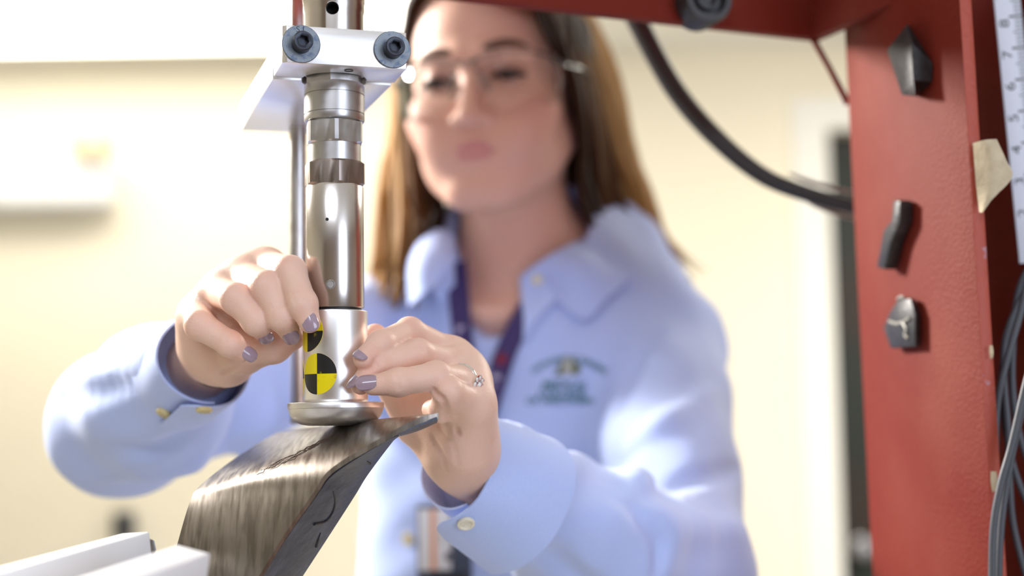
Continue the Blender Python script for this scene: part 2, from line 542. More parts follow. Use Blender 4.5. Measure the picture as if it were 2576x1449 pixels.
lathe(bm, [(.0, 0), (.026, 0), (.026, -.006), (.010, -.012), (.010, -.04), (.026, -.048), (.03, -.062), (.02, -.076), (.0, -.078)], hp, (0, 1, 0), 24, False)
done('door_handle', bm, M['steel_dull'], door, 40)

# white unit on the back wall
a0, a1 = at(-160, 395, YB - .06), at(272, 515, YB - .06)
wu = empty('wall_unit', (a0.x, YB - .05, a1.z), 'white oblong emergency light unit fixed high on the cream wall', 'emergency light')
bm = bmesh.new(); box(bm, ((a0.x + a1.x) / 2, YB - .05, (a0.z + a1.z) / 2), EX, EY, EZ, a1.x - a0.x, .10, a0.z - a1.z, .012)
done('housing', bm, M['white_plastic'], wu)
for px in (205, 262):
    p = at(px, 372, YB - .06)
    bm = bmesh.new()
    lathe(bm, [(.0, 0), (.016, 0), (.026, -.03), (.028, -.04), (.0, -.044)], p, (-.3, 1, .2), 24, False)
    box(bm, (p.x, p.y, p.z - .022), EX, EY, EZ, .012, .012, .04)
    o = done('lamp_head', bm, M['tan_plastic'], wu); o['label'] = 'small tan lamp head'

p = at(322, 1322, YB - .02)
ob = empty('wall_outlet', (p.x, YB - .02, p.z), 'small dark grey socket box low on the cream wall', 'outlet')
bm = bmesh.new(); box(bm, (p.x, YB - .02, p.z), EX, EY, EZ, .056, .04, .085, .006); done('box', bm, M['grey_plastic'], ob)
bm = bmesh.new(); box(bm, (p.x, YB - .043, p.z), EX, EY, EZ, .044, .006, .07, .003); done('cover_plate', bm, M['black_steel'], ob)

# ================================================================== loading rod
YAW = R(17.4)
XH = Vector((math.cos(YAW), math.sin(YAW), 0)); BH = Vector((-math.sin(YAW), math.cos(YAW), 0)); ZH = Vector((0, 0, 1))
rod = at(845, 1050, 0.79)
RX, RY = rod.x, rod.y
PX = 0.79 / F_PX


def zline(x, y, py):
    """height at which the vertical through (x, y) shows at row py"""
    vx, vy = x - CAM_LOC.x, y - CAM_LOC.y
    t = (py - CY) / F_PX
    return CAM_LOC.z - (vx * cam_u.x + vy * cam_u.y + t * (vx * fwd.x + vy * fwd.y)) / (cam_u.z + t * fwd.z)


zr = lambda py: zline(RX, RY, py)
rod_root = empty('loading_rod', (RX, RY, zr(1070)), 'upright polished steel test rod ending in a round foot, gripped by the clamp', 'test rod')


def turned(name, prof, m, parent=rod_root, n=96, smooth=28):
    bm = bmesh.new()
    lathe(bm, [(r * PX, zr(y)) for r, y in prof], (RX, RY, 0), EZ, n)
    return done(name, bm, m, parent, smooth)


us = turned('upper_shaft', [(76, 190), (76, 38), (78.5, 30), (78.5, 12), (80, 9), (80, -140)], M['steel'])
# cross hole in the upper shaft
hd = (at(832, 40, .775) - Vector((RX, RY, 0))); hd.z = 0; hd.normalize()
hz = zr(41)
bm = bmesh.new(); hc = Vector((RX, RY, hz)) + hd * (76 * PX + .0002)
lathe(bm, [(.0036, -.011), (.0036, .004)], hc, hd, 40); me = bpy.data.meshes.new('cut'); bmesh.ops.recalc_face_normals(bm, faces=bm.faces); bm.to_mesh(me); bm.free()


def drill(o, me_cut):
    c_ = bpy.data.objects.new('cut', me_cut); COL.objects.link(c_)
    md = o.modifiers.new('hole', 'BOOLEAN'); md.operation = 'DIFFERENCE'; md.object = c_; md.solver = 'EXACT'
    bpy.context.view_layer.update()
    new = bpy.data.meshes.new_from_object(o.evaluated_get(bpy.context.evaluated_depsgraph_get()))
    o.modifiers.clear(); old = o.data; o.data = new; bpy.data.objects.remove(c_); bpy.data.meshes.remove(old)
    smooth_by_angle(new, 28)


drill(us, me)
bm = bmesh.new(); lathe(bm, [(.0, -.0104), (.0035, -.0104), (.0035, -.0012), (.0033, -.0012), (.0033, -.0100), (.0, -.0100)], hc, hd, 40, False)
ho = done('cross_hole', bm, M['gap_black'], us); ho['label'] = 'dark cross hole'

bm = bmesh.new(); hexprism(bm, (RX, RY), zr(218), zr(180), 77 * PX, R(-90 - 1), .0003); done('wrench_flats', bm, M['steel_dull'], rod_root, 25)
turned('coupling_sleeve', [(70, 310), (75.5, 308), (77, 305), (77, 292), (74.5, 291.4), (74.5, 289.4), (77, 288.8), (77, 244), (74.5, 243.4), (74.5, 241.4), (77, 240.8), (77, 219), (75.5, 216), (60, 215)], M['steel_dull'])
bm = bmesh.new(); hexprism(bm, (RX, RY), zr(366), zr(309), 79 * PX, R(-90 + 11), .0008); done('hex_nut', bm, M['steel_dull'], rod_root, 25)
turned('neck', [(67, 416), (67, 364)], M['steel_dull'])
bm = bmesh.new(); hexprism(bm, (RX, RY), zr(472), zr(410), 81.5 * PX, R(-90 + 18), .0013); o = done('lock_nut', bm, M['nut_dark'], rod_root, 25); o['label'] = 'brownish dark lock nut'
pc = turned('polished_sleeve', [(70, 777), (72.3, 776), (73, 774), (73, 474), (70, 468)], M['steel'])
turned('black_seal', [(66, 787), (66, 773)], M['gap_black'])
lc = turned('lower_sleeve', [(78, 1012), (80.2, 1009), (81, 1004), (81, 788), (80, 784), (77, 783)], M['alu'])
turned('round_foot', [(0, 1070.5), (68, 1070.5), (88, 1067), (104, 1058.5), (114, 1046), (118.8, 1032), (119.8, 1027.5), (120.8, 1026.5), (120.8, 1016), (119.8, 1013.5), (116, 1012.5), (60, 1010)], M['foot'])


def on_cyl(px, py, rpx):
    dx = (px - 845) * PX; r = rpx * PX
    ang = math.asin(max(-1, min(1, dx / r)))
    view = math.atan2(RX, RY)
    th = -math.pi / 2 - view * 0 + ang - math.atan2(-RX, RY)
    n = Vector((math.cos(th), math.sin(th), 0))
    return Vector((RX, RY, zr(py))) + n * r, n


p, n = on_cyl(851, 722, 73); bm = bmesh.new(); lathe(bm, [(.0, .0005), (.0019, .0005), (.0020, .0002), (.0020, -.001)], p, n, 28, False); torus(bm, p, n, .0023, .00025); done('dowel_pin', bm, M['steel_dull'], pc)
p, n = on_cyl(843, 561, 73); bm = bmesh.new(); lathe(bm, [(.0, .0001), (.0009, .0001), (.0010, -.001)], p, n, 20, False); o = done('pit', bm, M['gap_black'], pc); o['label'] = 'tiny black pit'

# ---- round target stickers wrapped on the lower sleeve
STK = 'round crash-test markers on the rod'


def sticker(label, ang_deg, py, rpx, rot, lift=.00012, group=None):
    """round print of four quadrants, bent round the sleeve; ang 0 faces the camera"""
    face = math.atan2(-RY, -RX)
    r0 = 81 * PX + lift; rs = rpx * PX; zc = zr(py)
    c = Vector((RX, RY, zc))
    bm = bmesh.new()

    def P(s, t, l):
        th = face + R(ang_deg) + s / r0
        return Vector((RX + (r0 + l) * math.cos(th), RY + (r0 + l) * math.sin(th), zc + t))
    nr, na = 6, 64
    cen = bm.verts.new(P(0, 0, .0001)); prev = None
    rings = []
    for i in range(1, nr + 1):
        rings.append([bm.verts.new(P(rs * i / nr * math.cos(2 * math.pi * k / na), rs * i / nr * math.sin(2 * math.pi * k / na), .0001)) for k in range(na)])
    base = [bm.verts.new(P(rs * math.cos(2 * math.pi * k / na), rs * math.sin(2 * math.pi * k / na), -.0002)) for k in range(na)]
    for k in range(na):
        q = (int(4 * (k + .5) / na) + rot) % 2
        f = bm.faces.new((cen, rings[0][k], rings[0][(k + 1) % na])); f.material_index = q
        for a, b in zip(rings, rings[1:]):
            f = bm.faces.new((a[k], b[k], b[(k + 1) % na], a[(k + 1) % na])); f.material_index = q
        f = bm.faces.new((rings[-1][k], base[k], base[(k + 1) % na], rings[-1][(k + 1) % na])); f.material_index = 0
    o = done('target_sticker', bm, [M['yellow'], M['black_print']], None, 60)
    return tag(o, label, 'sticker', STK)


sticker('yellow and black quartered round sticker fully visible above the foot', -34, 942, 51, 1)
sticker('yellow and black quartered sticker pressed on by the index finger', -58, 836, 51, 0)
sticker('yellow and black quartered sticker seen edge-on at the rod\'s side', -108, 952, 51, 1)

# ---- clamp bracket
zt, zb = zline(*(Vector((RX, RY, 0)) - XH * .0336 - BH * .034).xy, 62), zline(*(Vector((RX, RY, 0)) - XH * .0336 - BH * .034).xy, 156)
HB = zt - zb
cb = empty('clamp_bracket', (RX, RY, zb), 'two-piece aluminium clamp block with two socket screws gripping the rod', 'clamp')
L2 = lambda u, v, z: Vector((RX, RY, z)) + XH * u + BH * v
br = .01785
arc = lambda a0, a1, k: [(br * math.cos(R(a0 + (a1 - a0) * i / k)), br * math.sin(R(a0 + (a1 - a0) * i / k))) for i in range(k + 1)]
ch = .0022
cap = [(-.0336, -.0008)] + [(x, min(y, -.0008)) for x, y in arc(180, 360, 28)] + [(.0336, -.0008), (.0336, -.034 + ch * .3), (.0336 - ch * .3, -.034), (-.0336 + ch, -.034), (-.0336, -.034 + ch)]
bm = bmesh.new(); prism(bm, [L2(u, v, zb) for u, v in cap], (0, 0, HB), .0003); done('front_cap', bm, M['alu_block'], cb, 25)
blk = [(.0325, .0008), (.0325, .148), (-.0340, .148), (-.0340, .0008)] + [(x, max(y, .0008)) for x, y in arc(180, 0, 28)]
bm = bmesh.new(); prism(bm, [L2(u, v, zb - .0012) for u, v in blk], (0, 0, HB - .003), .0003); done('rear_block', bm, M['alu_block'], cb, 25)
zm = (zt + zb) / 2
for u, lab in ((-.0240, 'washer stamped with worn letters'), (.0253, None)):
    wc = L2(u, -.034, zm)
    bm = bmesh.new(); lathe(bm, [(.0033, .0), (.0098, .0), (.0102, .0003), (.0102, .0011), (.0099, .0014), (.0033, .0014)], wc, -BH, 64, False); w = done('washer', bm, M['zinc'], cb, 30)
    # socket screw: knurled head with a hexagon socket
    bm = bmesh.new()
    hr, hl, sr = .0053, .0075, .0031
    b0 = wc - BH * .0014
    n = 72; uu, vv = XH, ZH
    ring = lambda rad, l: [bm.verts.new(b0 - BH * l + (uu * math.cos(2 * math.pi * i / n) + vv * math.sin(2 * math.pi * i / n)) * rad(i)) for i in range(n)]
    kn = lambda i: hr - (.00012 if i % 2 else 0)
    rings = [ring(lambda i: hr, 0), ring(kn, .0006), ring(kn, hl - .0012), ring(lambda i: hr, hl - .0008), ring(lambda i: hr - .0005, hl),
             ring(lambda i: sr + .0006, hl), ring(lambda i: min(sr * math.cos(R(30)) / math.cos(((2 * math.pi * i / n + R(12)) % (math.pi / 3)) - math.pi / 6), sr), hl - .0004),
             ring(lambda i: min(sr * math.cos(R(30)) / math.cos(((2 * math.pi * i / n + R(12)) % (math.pi / 3)) - math.pi / 6), sr), hl - .0042)]
    for a, b in zip(rings, rings[1:]):
        for i in range(n): bm.faces.new((a[i], a[(i + 1) % n], b[(i + 1) % n], b[i]))
    bm.faces.new(rings[-1])
    done('socket_screw', bm, M['black_steel'], cb, 30)
    if lab:
        w['label'] = lab
        cu = bpy.data.curves.new('stamp', 'FONT'); cu.body = 'S L'; cu.size = .0046; cu.align_x = 'CENTER'
        ot = bpy.data.objects.new('stamp', cu); me = bpy.data.meshes.new_from_object(ot); bpy.data.objects.remove(ot)
        for v in me.vertices:
            v.co = wc - BH * .00145 + XH * v.co.x + ZH * (v.co.y + .0062)
        o = link('stamp', me, M['black_steel'], w)
# small set screw hole under the cap
p = L2(.0035, -.0245, zb)
bm = bmesh.new(); lathe(bm, [(.0, .003), (.0022, .003), (.0022, -.0003), (.0025, -.0004)], p, EZ, 24, False); o = done('set_screw_hole', bm, M['gap_black'], cb); o['label'] = 'dark set screw hole'

# ---- guide rod behind
g = L2(.0002, .130, 0)
bm = bmesh.new(); lathe(bm, [(.0048, zline(g.x, g.y, 1066)), (.0055, zline(g.x, g.y, 1063)), (.0055, zline(g.x, g.y, -160))], (g.x, g.y, 0), EZ, 48)
tag(done('guide_rod', bm, M['steel_dull'], None, 30), 'slim plain steel guide rod standing behind the thick test rod', 'rod')

# ================================================================== bent steel test piece
tp = empty('bent_steel_bracket', at(640, 1440, .70), 'bent brushed steel bracket with dark blue side, scratched below the round foot', 'bracket')
T = lambda *a: tuple(at(*a))
g_rows = [[T(418, 1490, .760), T(530, 1500, .748), T(628, 1500, .736)],
          [T(452, 1365, .770), T(572, 1360, .756), T(706, 1368, .739)],
          [T(482, 1266, .782), T(630, 1246, .764), T(790, 1246, .739)],
          [T(508, 1226, .796), T(655, 1198, .769), T(838, 1182, .739)],
          [T(592, 1160, .850), T(768, 1134, .776), T(964, 1106, .737)],
          [T(690, 1099, .905), T(880, 1072, .790), T(1052, 1060, .740)],
          [T(735, 1090, .915), T(930, 1066, .800), T(1104, 1046, .743)]]
sheet = patch(g_rows, .0030, 'bent_sheet', M['plate'], tp, 26, 46)
w_rows = [[T(626, 1500, .739), T(706, 1368, .742), T(790, 1248, .742), T(840, 1186, .742), T(960, 1110, .740), T(1000, 1090, .743)],
          [T(690, 1500, .765), T(770, 1375, .768), T(850, 1250, .764), T(890, 1190, .760), T(972, 1116, .755), T(1001, 1092, .752)],
          [T(722, 1500, .785), T(806, 1372, .788), T(886, 1248, .785), T(922, 1190, .780), T(988, 1102, .768), T(1002, 1093, .760)]]
web = patch(w_rows, .0024, 'side_web', M['plate_edge'], tp, 30, 12); web['label'] = 'blue-black side with dark drips'
lip_rows = [[T(1000, 1090, .738), T(1050, 1070, .740), T(1100, 1052, .742)], [T(1006, 1094, .748), T(1052, 1080, .750), T(1098, 1060, .752)], [T(1010, 1092, .762), T(1055, 1078, .764), T(1090, 1062, .764)]]
patch(lip_rows, .0015, 'curled_lip', M['plate_edge'], tp, 8, 6)


def bvh_of(*objs, beyond=0.0):
    V, Fc = [], []
    for o in objs:
        k = len(V); V += [o.matrix_world @ v.co for v in o.data.vertices]
        Fc += [[k + i for i in f.vertices] for f in o.data.polygons if (V[k + f.vertices[0]] - CAM_LOC).dot(fwd) > beyond]
    return BVHTree.FromPolygons(V, Fc)


bpy.context.view_layer.update()
bt = bvh_of(sheet)


def cast(tree, px, py, lift=0.0, default=1.2):
    d = (at(px, py, 1.0) - CAM_LOC).normalized()
    h = tree.ray_cast(CAM_LOC, d)
    if h[0] is None: return at(px, py, default), -d
    n = h[1] if h[1].dot(d) < 0 else -h[1]
    return h[0] + n * lift, n


bm = bmesh.new()
for k in range(15):
    s0 = random.uniform(0, .6); s1 = min(1.0, s0 + random.uniform(.15, .6)); off = random.uniform(-7, 9)
    pts = []
    for i in range(9):
        s = s0 + (s1 - s0) * i / 8
        x = 642 + (850 - 642) * s; y = 1197 + (1086 - 1197) * s + 8 * math.sin(s * 3.14) * .4
        pts.append(cast(bt, x + random.uniform(-3, 3), y + off * (1 - s * .6) + random.uniform(-2.5, 2.5), .00005)[0])
    tube(bm, pts, [random.uniform(.00005, .00026) for _ in pts], 5)
o = done('scratches', bm, M['rust'], tp); o['kind'] = 'stuff'; o['label'] = 'rusty dark scratches along the crest'
bw = bvh_of(web)
bm = bmesh.new()
for path in ([(838, 1236), (843, 1260), (838, 1285), (820, 1310), (790, 1318)], [(806, 1340), (800, 1358), (795, 1375)], [(924, 1160), (930, 1166)]):
    pts = [cast(bw, x, y, .0002)[0] for x, y in path]
    tube(bm, pts, [.0002 + .0006 * (i / (len(pts) - 1)) for i in range(len(pts))], 6, 12)
o = done('drips', bm, M['gap_black'], tp); o['kind'] = 'stuff'; o['label'] = 'dark dried drips'


# ---- pale aluminium bars in the lower corner
def bar(name, p1, p0, w, h, roll, label):
    root = empty(name, p1, label, 'metal bar', 'aluminium bars in the lower corner')
    ax = (Vector(p0) - Vector(p1)); L_ = ax.length; ax.normalize()
    s = ax.cross(ZH).normalized(); u = s.cross(ax)
    s, u = s * math.cos(roll) + u * math.sin(roll), u * math.cos(roll) - s * math.sin(roll)
    bm = bmesh.new(); box(bm, Vector(p1) + ax * L_ / 2, ax, s, u, L_, w, h, .0012)
    done('bar_stock', bm, M['bar'], root, 25)
    return root, ax, s, u


b1, ax, s_, u_ = bar('aluminium_bar', at(346, 1380, .735), at(-90, 1508, .62), .017, .0165, R(-4), 'bright square aluminium bar at bottom left with a bolt in its end')
bm = bmesh.new()
c = Vector(at(346, 1384, .735)) - ax * .0002
lathe(bm, [(.0064, .0), (.0064, .0060), (.0046, .0095), (.0, .0105)], c, -ax, 6, False)
done('bolt', bm, M['steel_dull'], b1, 20)
bar('aluminium_bar', at(482, 1428, .655), at(120, 1560, .56), .018, .0175, R(12), 'bright aluminium bar nearest the lens, overlapping the bent bracket')

# ================================================================== red machine frame
fr = empty('machine_frame', at(2300, 1449, .93), 'tall red painted steel machine post and crossbeam beside the woman', 'machine frame')
c_ft, c_fb, c_nb, c_nt = at(2116, -90, 1.02), at(2198, 1520, 1.02), at(2507, 1520, .86), at(2408, -90, .86)
c_fb = c_ft + (c_fb - c_ft) * (c_ft.z / (c_ft.z - c_fb.z)); c_nb = c_nt + (c_nb - c_nt) * (c_nt.z / (c_nt.z - c_nb.z))      # down to the floor
pn = (c_nt - c_ft).cross(c_fb - c_ft).normalized()
if pn.x < 0: pn = -pn
bm = bmesh.new(); prism(bm, [c_ft, c_fb, c_nb, c_nt], pn * .0078, .0006)
edge_dir = (c_nt - c_ft).normalized()
bmesh.ops.recalc_face_normals(bm, faces=bm.faces)
for f in bm.faces:
    if f.normal.dot(edge_dir) > .55: f.material_index = 1
done('post_side_plate', bm, [M['red'], M['red_edge']], fr, 25)
wr = Vector((.125, .02, 0))
bm = bmesh.new(); q = [c_ft + pn * .0078, c_fb + pn * .0078]; q = [q[0], q[1], q[1] + wr, q[0] + wr]
q = [v + Vector((0, .0, 0)) for v in q]
prism(bm, q, (0, .008, 0)); done('post_web', bm, M['red'], fr, 25)
bm = bmesh.new(); prism(bm, [c_ft + wr, c_fb + wr, c_nb + wr * 1.0, c_nt + wr * 1.0], pn * .0078); done('post_side_plate', bm, M['red'], fr, 25)  # unseen second plate, added to keep light out of the post interior
cc = at(2045, 95, 1.03)
bm = bmesh.new(); XB = Vector((math.cos(R(24.5)), math.sin(R(24.5)), 0)); BB = Vector((-XB.y, XB.x, 0)); prism(bm, [cc + XB * .006, cc - XB * .62, cc - XB * .62 + ZH * .13, cc + XB * .006 + ZH * .13], BB * .010, .0010); done('crossbeam', bm, M['red'], fr, 25)
ce = at(2412, -22, .885); ce.z = cc.z
bm = bmesh.new(); cs = cc + BB * .008; prism(bm, [cs, ce, ce + ZH * .13, cs + ZH * .13], Vector((.010, .004, 0)), .0010); done('side_beam', bm, M['red'], fr, 25)
bm = bmesh.new(); tube(bm, [at(2042, 92, 1.036), at(2085, 168, 1.034), at(2134, 262, 1.032)], [.0024, .0022, .0026], 8); done('brace', bm, M['red'], fr, 60)


def on_plate(px, py, off=0.0):
    d = (at(px, py, 1.0) - CAM_LOC).normalized()
    t = (c_ft - pn * off - CAM_LOC).dot(pn) / d.dot(pn)
    return CAM_LOC + d * t


MG = 'dark magnets stuck to the red post'


def magnet(top, base, hgt, label):
    """block on the post: outline of its outer face and of its foot"""
    bm = bmesh.new()
    a = [bm.verts.new(on_plate(x, y) - pn * .0003) for x, y in base]
    t = [bm.verts.new(on_plate(x, y, hgt)) for x, y in top]
    n = len(a); bm.faces.new(a); bm.faces.new(t[::-1])
    for i in range(n): bm.faces.new((a[i], t[i], t[(i + 1) % n], a[(i + 1) % n]))
    bmesh.ops.recalc_face_normals(bm, faces=bm.faces)
    bmesh.ops.bevel(bm, geom=list(bm.edges), offset=.0008, segments=2, affect='EDGES', profile=.5)
    return tag(done('magnet', bm, M['magnet'], None, 25), label, 'magnet', MG)


sh = lambda poly, k: [(x + k, y) for x, y in poly]
magnet([(2283, 60), (2230, 126), (2268, 239), (2302, 242), (2298, 200), (2294, 110)], [(2288, 62), (2268, 130), (2296, 238), (2308, 244), (2347, 204), (2349, 160)], .0122, 'large dark wedge-shaped magnet, topmost on the red post')
q2 = [(2248, 503), (2264, 506), (2262, 560), (2240, 610), (2224, 678), (2205, 672), (2222, 580), (2242, 555)]
magnet(q2, sh(q2, 33), .0088, 'narrow dark magnet bar, middle one on the red post')
q3 = [(2262, 748), (2290, 752), (2302, 790), (2302, 872), (2240, 876), (2222, 825), (2238, 786)]
m3 = magnet(q3, sh(q3, 14), .0046, 'small chipped dark magnet, lowest one on the red post')
bm = bmesh.new()
for path in ([(2236, 808), (2255, 814), (2272, 810), (2288, 800)], [(2272, 812), (2280, 828), (2276, 842), (2283, 850)], [(2258, 752), (2266, 746), (2274, 750)]):
    tube(bm, [on_plate(x, y, .0054) for x, y in path], .0010, 6, 10)
o = done('chipped_edge', bm, M['chip'], m3); o['label'] = 'pale chipped streak'

# beige masking tape on the post edge, remnants
tg = [[T(2447, 360, .858), T(2478, 352, .853), T(2507, 350, .852)], [T(2452, 420, .857), T(2500, 410, .850), T(2532, 405, .850)],
      [T(2456, 470, .857), T(2500, 462, .851), T(2546, 446, .851)], [T(2464, 534, .856), T(2473, 533, .853), T(2492, 505, .852)]]
tag(patch(tg, .0004, 'masking_tape', M['tape'], None, 14, 14), 'torn piece of beige masking tape stuck on the edge of the red post', 'tape')
for (x, y, dx_, dy_, lab) in ((2494, 886, 5, 17, 'tiny yellowish tape scrap on the post edge above the cables'), (2501, 1212, 9, 26, 'small greyish tape scrap on the post edge beside the cables')):
    z = .858
    tag(patch([[T(x - dx_, y - dy_, z), T(x + dx_ * .6, y - dy_, z - .001)], [T(x - dx_, y, z), T(x + dx_, y, z - .002)], [T(x - dx_ * .5, y + dy_, z), T(x + dx_ * .8, y + dy_ * .8, z - .001)]], .0004, 'tape_scrap', M['tape'], None, 5, 6), lab, 'tape', 'tape scraps on the red post')

# black ringed bumper under the crossbeam's face
bc = at(1766, 4, .985)
bm = bmesh.new(); lathe(bm, [(.0, .006), (.005, .006), (.006, .010), (.008, .010), (.009, .006), (.0115, .006), (.0125, .012), (.0165, .012), (.0178, .009), (.0178, -.012), (.0, -.012)], bc, -BH, 64, False)
tag(done('rubber_bumper', bm, M['rubber'], None, 30), 'round ringed black rubber bumper on the face of the red crossbeam', 'bumper')

# hose
bm = bmesh.new()
tube(bm, [at(1560, -40, 1.12), at(1612, 70, 1.12), at(1700, 228, 1.12), at(1800, 345, 1.11), at(1915, 440, 1.10), at(2030, 488, 1.09), at(2160, 522, 1.08), at(2320, 540, 1.06)], [.0082, .0082, .008, .0074, .0066, .006, .0058, .0058], 16, 60)
tag(done('hose', bm, M['rubber'], None, 60), 'thick black hose curving down behind the red crossbeam to the post', 'hose')

# thin pale tubes that run with the hose
for lab, pp in (('thin grey tube running above the black hose to the post', [(1985, 436), (2030, 455), (2080, 470), (2140, 484), (2260, 505)]), ('thin grey tube running below the black hose to the post', [(2010, 492), (2060, 520), (2140, 546), (2260, 560)])):
    bm = bmesh.new(); tube(bm, [at(x, y, 1.10) for x, y in pp], [.0008] + [.0019] * (len(pp) - 1), 10, 30)
    tag(done('thin_tube', bm, M['tube'], None, 60), lab, 'tube', 'thin tubes beside the hose')

# ruler
r0, r1 = at(2527, -60, .93), at(2597, 660, .93)
rv = (r1 - r0); RL = rv.length; rv.normalize(); rn = Vector((.06, -1, 0)).normalized(); rs_ = rv.cross(rn).normalized()
if rs_.x < 0: rs_ = -rs_
ru = empty('ruler', r1, 'white ruler with black marks standing inside the red post', 'ruler')
bm = bmesh.new(); box(bm, r0 + rv * RL / 2, rv, rs_, rn, RL, .0172, .0015, .0002); done('blade', bm, M['paper'], ru)
bm = bmesh.new()
k = 0; sp = .0203
pos = .0203 * .30
while pos < RL - .005:
    major = k % 8 == 0; half = k % 4 == 0
    ln = .0085 if major else (.0066 if half else .005)
    c = r0 + rv * pos + rs_ * (.0085 - ln / 2) + rn * .00085
    box(bm, c, rv, rs_, rn, .0012 if major else .0007, ln, .0002)
    k += 1; pos += sp / 8
o = done('graduations', bm, M['ink'], ru); o['kind'] = 'stuff'
for i, ch_ in enumerate('98765432'):
    cu = bpy.data.curves.new('num', 'FONT'); cu.body = ch_; cu.size = .0115; cu.align_x = 'CENTER'
    ot = bpy.data.objects.new('num', cu); me = bpy.data.meshes.new_from_object(ot); bpy.data.objects.remove(ot)
    c = r0 + rv * (sp * (.30 + i) + .004) - rs_ * .0005 + rn * .0009
    for v in me.vertices: v.co = c + rv * (v.co.x * -1) + rs_ * (v.co.y * -.8)
    link('numeral', me, M['ink'], ru)

# cables
CB = 'grey cables hanging beside the red post'
cabs = [('grey cable of the front pair, the one hanging nearest the post edge', [(2590, 930), (2575, 990), (2544, 1124), (2518, 1217), (2499, 1330), (2495, 1490)], .845, .0022),
        ('grey cable of the front pair, just right of its twin', [(2600, 950), (2577, 1012), (2549, 1129), (2526, 1258), (2516, 1362), (2512, 1490)], .850, .0021),
        ('grey cable bending from the dark interior onto the post edge', [(2580, 730), (2567, 788), (2536, 896), (2513, 990), (2505, 1072), (2504, 1170)], .875, .0022),
        ('blue-grey cable sweeping down to the lower corner', [(2640, 640), (2575, 740), (2530, 850), (2526, 958), (2535, 1072), (2540, 1217), (2549, 1320), (2580, 1445), (2600, 1490)], .885, .0022),
        ('blue-grey cable dropping straight behind the front pair', [(2640, 600), (2566, 720), (2547, 890), (2550, 1010), (2567, 1103), (2590, 1170)], .895, .0022),
        ('short blue-grey cable crossing behind towards the frame edge', [(2640, 700), (2560, 800), (2522, 920), (2524, 1040), (2541, 1139), (2560, 1206), (2590, 1280)], .890, .0021)]
for lab, pp, d, r in cabs:
    bm = bmesh.new(); tube(bm, [at(x, y, d) for x, y in pp], r, 10, 40)
    tag(done('cable', bm, M['cable'], None, 60), lab, 'cable', CB)

# ================================================================== the woman
A = lambda *a: np.array(at(*a), np.float32)
person = empty('person', at(1340, 1700, 1.34), 'woman with long brown hair in a pale blue shirt, both hands at the rod', 'person')

# ---- head: built about the point between the eyes, x to her left, y into the head, z up
HS = 1.03
HEAD_C = Vector(at(1196, 196, 1.262))
YAWH, PITH, ROLH = R(-15), R(3), R(-3)
HM = (Matrix.Rotation(YAWH, 3, 'Z') @ Matrix.Rotation(PITH, 3, 'X') @ Matrix.Rotation(ROLH, 3, 'Y'))
HMn = np.array(HM, np.float32)
hw = lambda x, y, z: HEAD_C + HM @ (Vector((x, y, z)) * .001 * HS)


def neck_pts():
    inv = HMn.T
    out = []
    for w in (A(1300, 560, 1.335), A(1325, 700, 1.350)):
        out.append((inv @ (w - np.array(HEAD_C, np.float32))) * 1000 / HS)
    return out


NK = neck_pts()


def head_sdf(p):
    q = ((p - np.array(HEAD_C, np.float32)) @ HMn) * (1000.0 / HS)     # to head millimetres
    m = q.copy(); m[..., 0] = np.abs(m[..., 0])                        # mirrored half
    d = ell(q, (0, 78, 34), (75, 94, 84))
    d = smin(d, ell(q, (0, 40, -28), (66, 58, 72)), 22)
    d = smin(d, ell(q, (0, 30, -66), (55, 48, 40)), 22)
    d = smin(d, rc(m, (58, 66, -48), (20, 2, -96), 13, 13), 20)        # jaw line
    d = smin(d, ell(q, (0, 0, -97), (20, 15, 14)), 16)                 # chin
    d = smin(d, ell(m, (43, 8, -30), (22, 20, 18)), 20)                # cheek
    d = smin(d, ell(m, (30, -1, -52), (20, 16, 20)), 18)
    d = smin(d, ell(q, (0, 0, -62), (30, 15.5, 18)), 16)                # muzzle
    d = smin(d, rc(m, (8, -12, 17), (46, 2, 13), 7, 6), 14)            # brow ridge
    d = smax(d, -ell(m, (31, -19, -1), (18, 13, 11)), 12)              # eye sockets
    d = smin(d, rc(q, (0, -11, 4), (0, -30, -34), 6.5, 8.5), 9)        # nose
    d = smin(d, ell(q, (0, -31, -36), (9, 8, 8)), 6)
    d = smin(d, ell(m, (11.5, -20, -38.5), (6.5, 8.5, 6.5)), 5)
    d = smax(d, -ell(m, (6.5, -26, -44.5), (3.9, 5, 3.6)), 2)          # nostrils
    # lids: a shell over the eyeball, open in a low slit because she looks down
    lid = sph(m, (31, -1, 0), 13.6)
    d = smin(d, lid, 4)
    slit = ell(m, (31, -15, -4.5), (12.5, 7, 2.6))
    d = smax(d, -slit, 2)
    # mouth
    d = smin(d, chain(m, [(0, -19.0, -60.5), (10, -17.8, -60.7), (25, -8.0, -64.7)], (3.6, 3.5, 1.8), 3), 3.5)
    d = smin(d, chain(m, [(0, -17.6, -69.0), (11, -16, -68.5), (23, -8.5, -65.9)], (4.5, 4.1, 2.0), 3), 3.5)
    d = smax(d, -chain(m, [(0, -24, -64.8), (11, -22, -64.9), (27, -11, -65.6)], (1.6, 1.5, 1.2), 1), 1.6)
    # ears
    ear = ell(m, (73, 84, -14), (6, 17, 30), ((.93, .36, 0), (-.36, .93, 0), (0, 0, 1)))
    ear = smax(ear, -ell(m, (80, 82, -8), (5, 9, 16)), 3)
    d = smin(d, ear, 5)
    # neck
    n = rc(q, (4, 80, -62), NK[0], 50, 47)
    n = smin(n, rc(q, NK[0], NK[1], 47, 52), 10)
    d = smin(d, n, 14)
    return d * (.001 * HS)


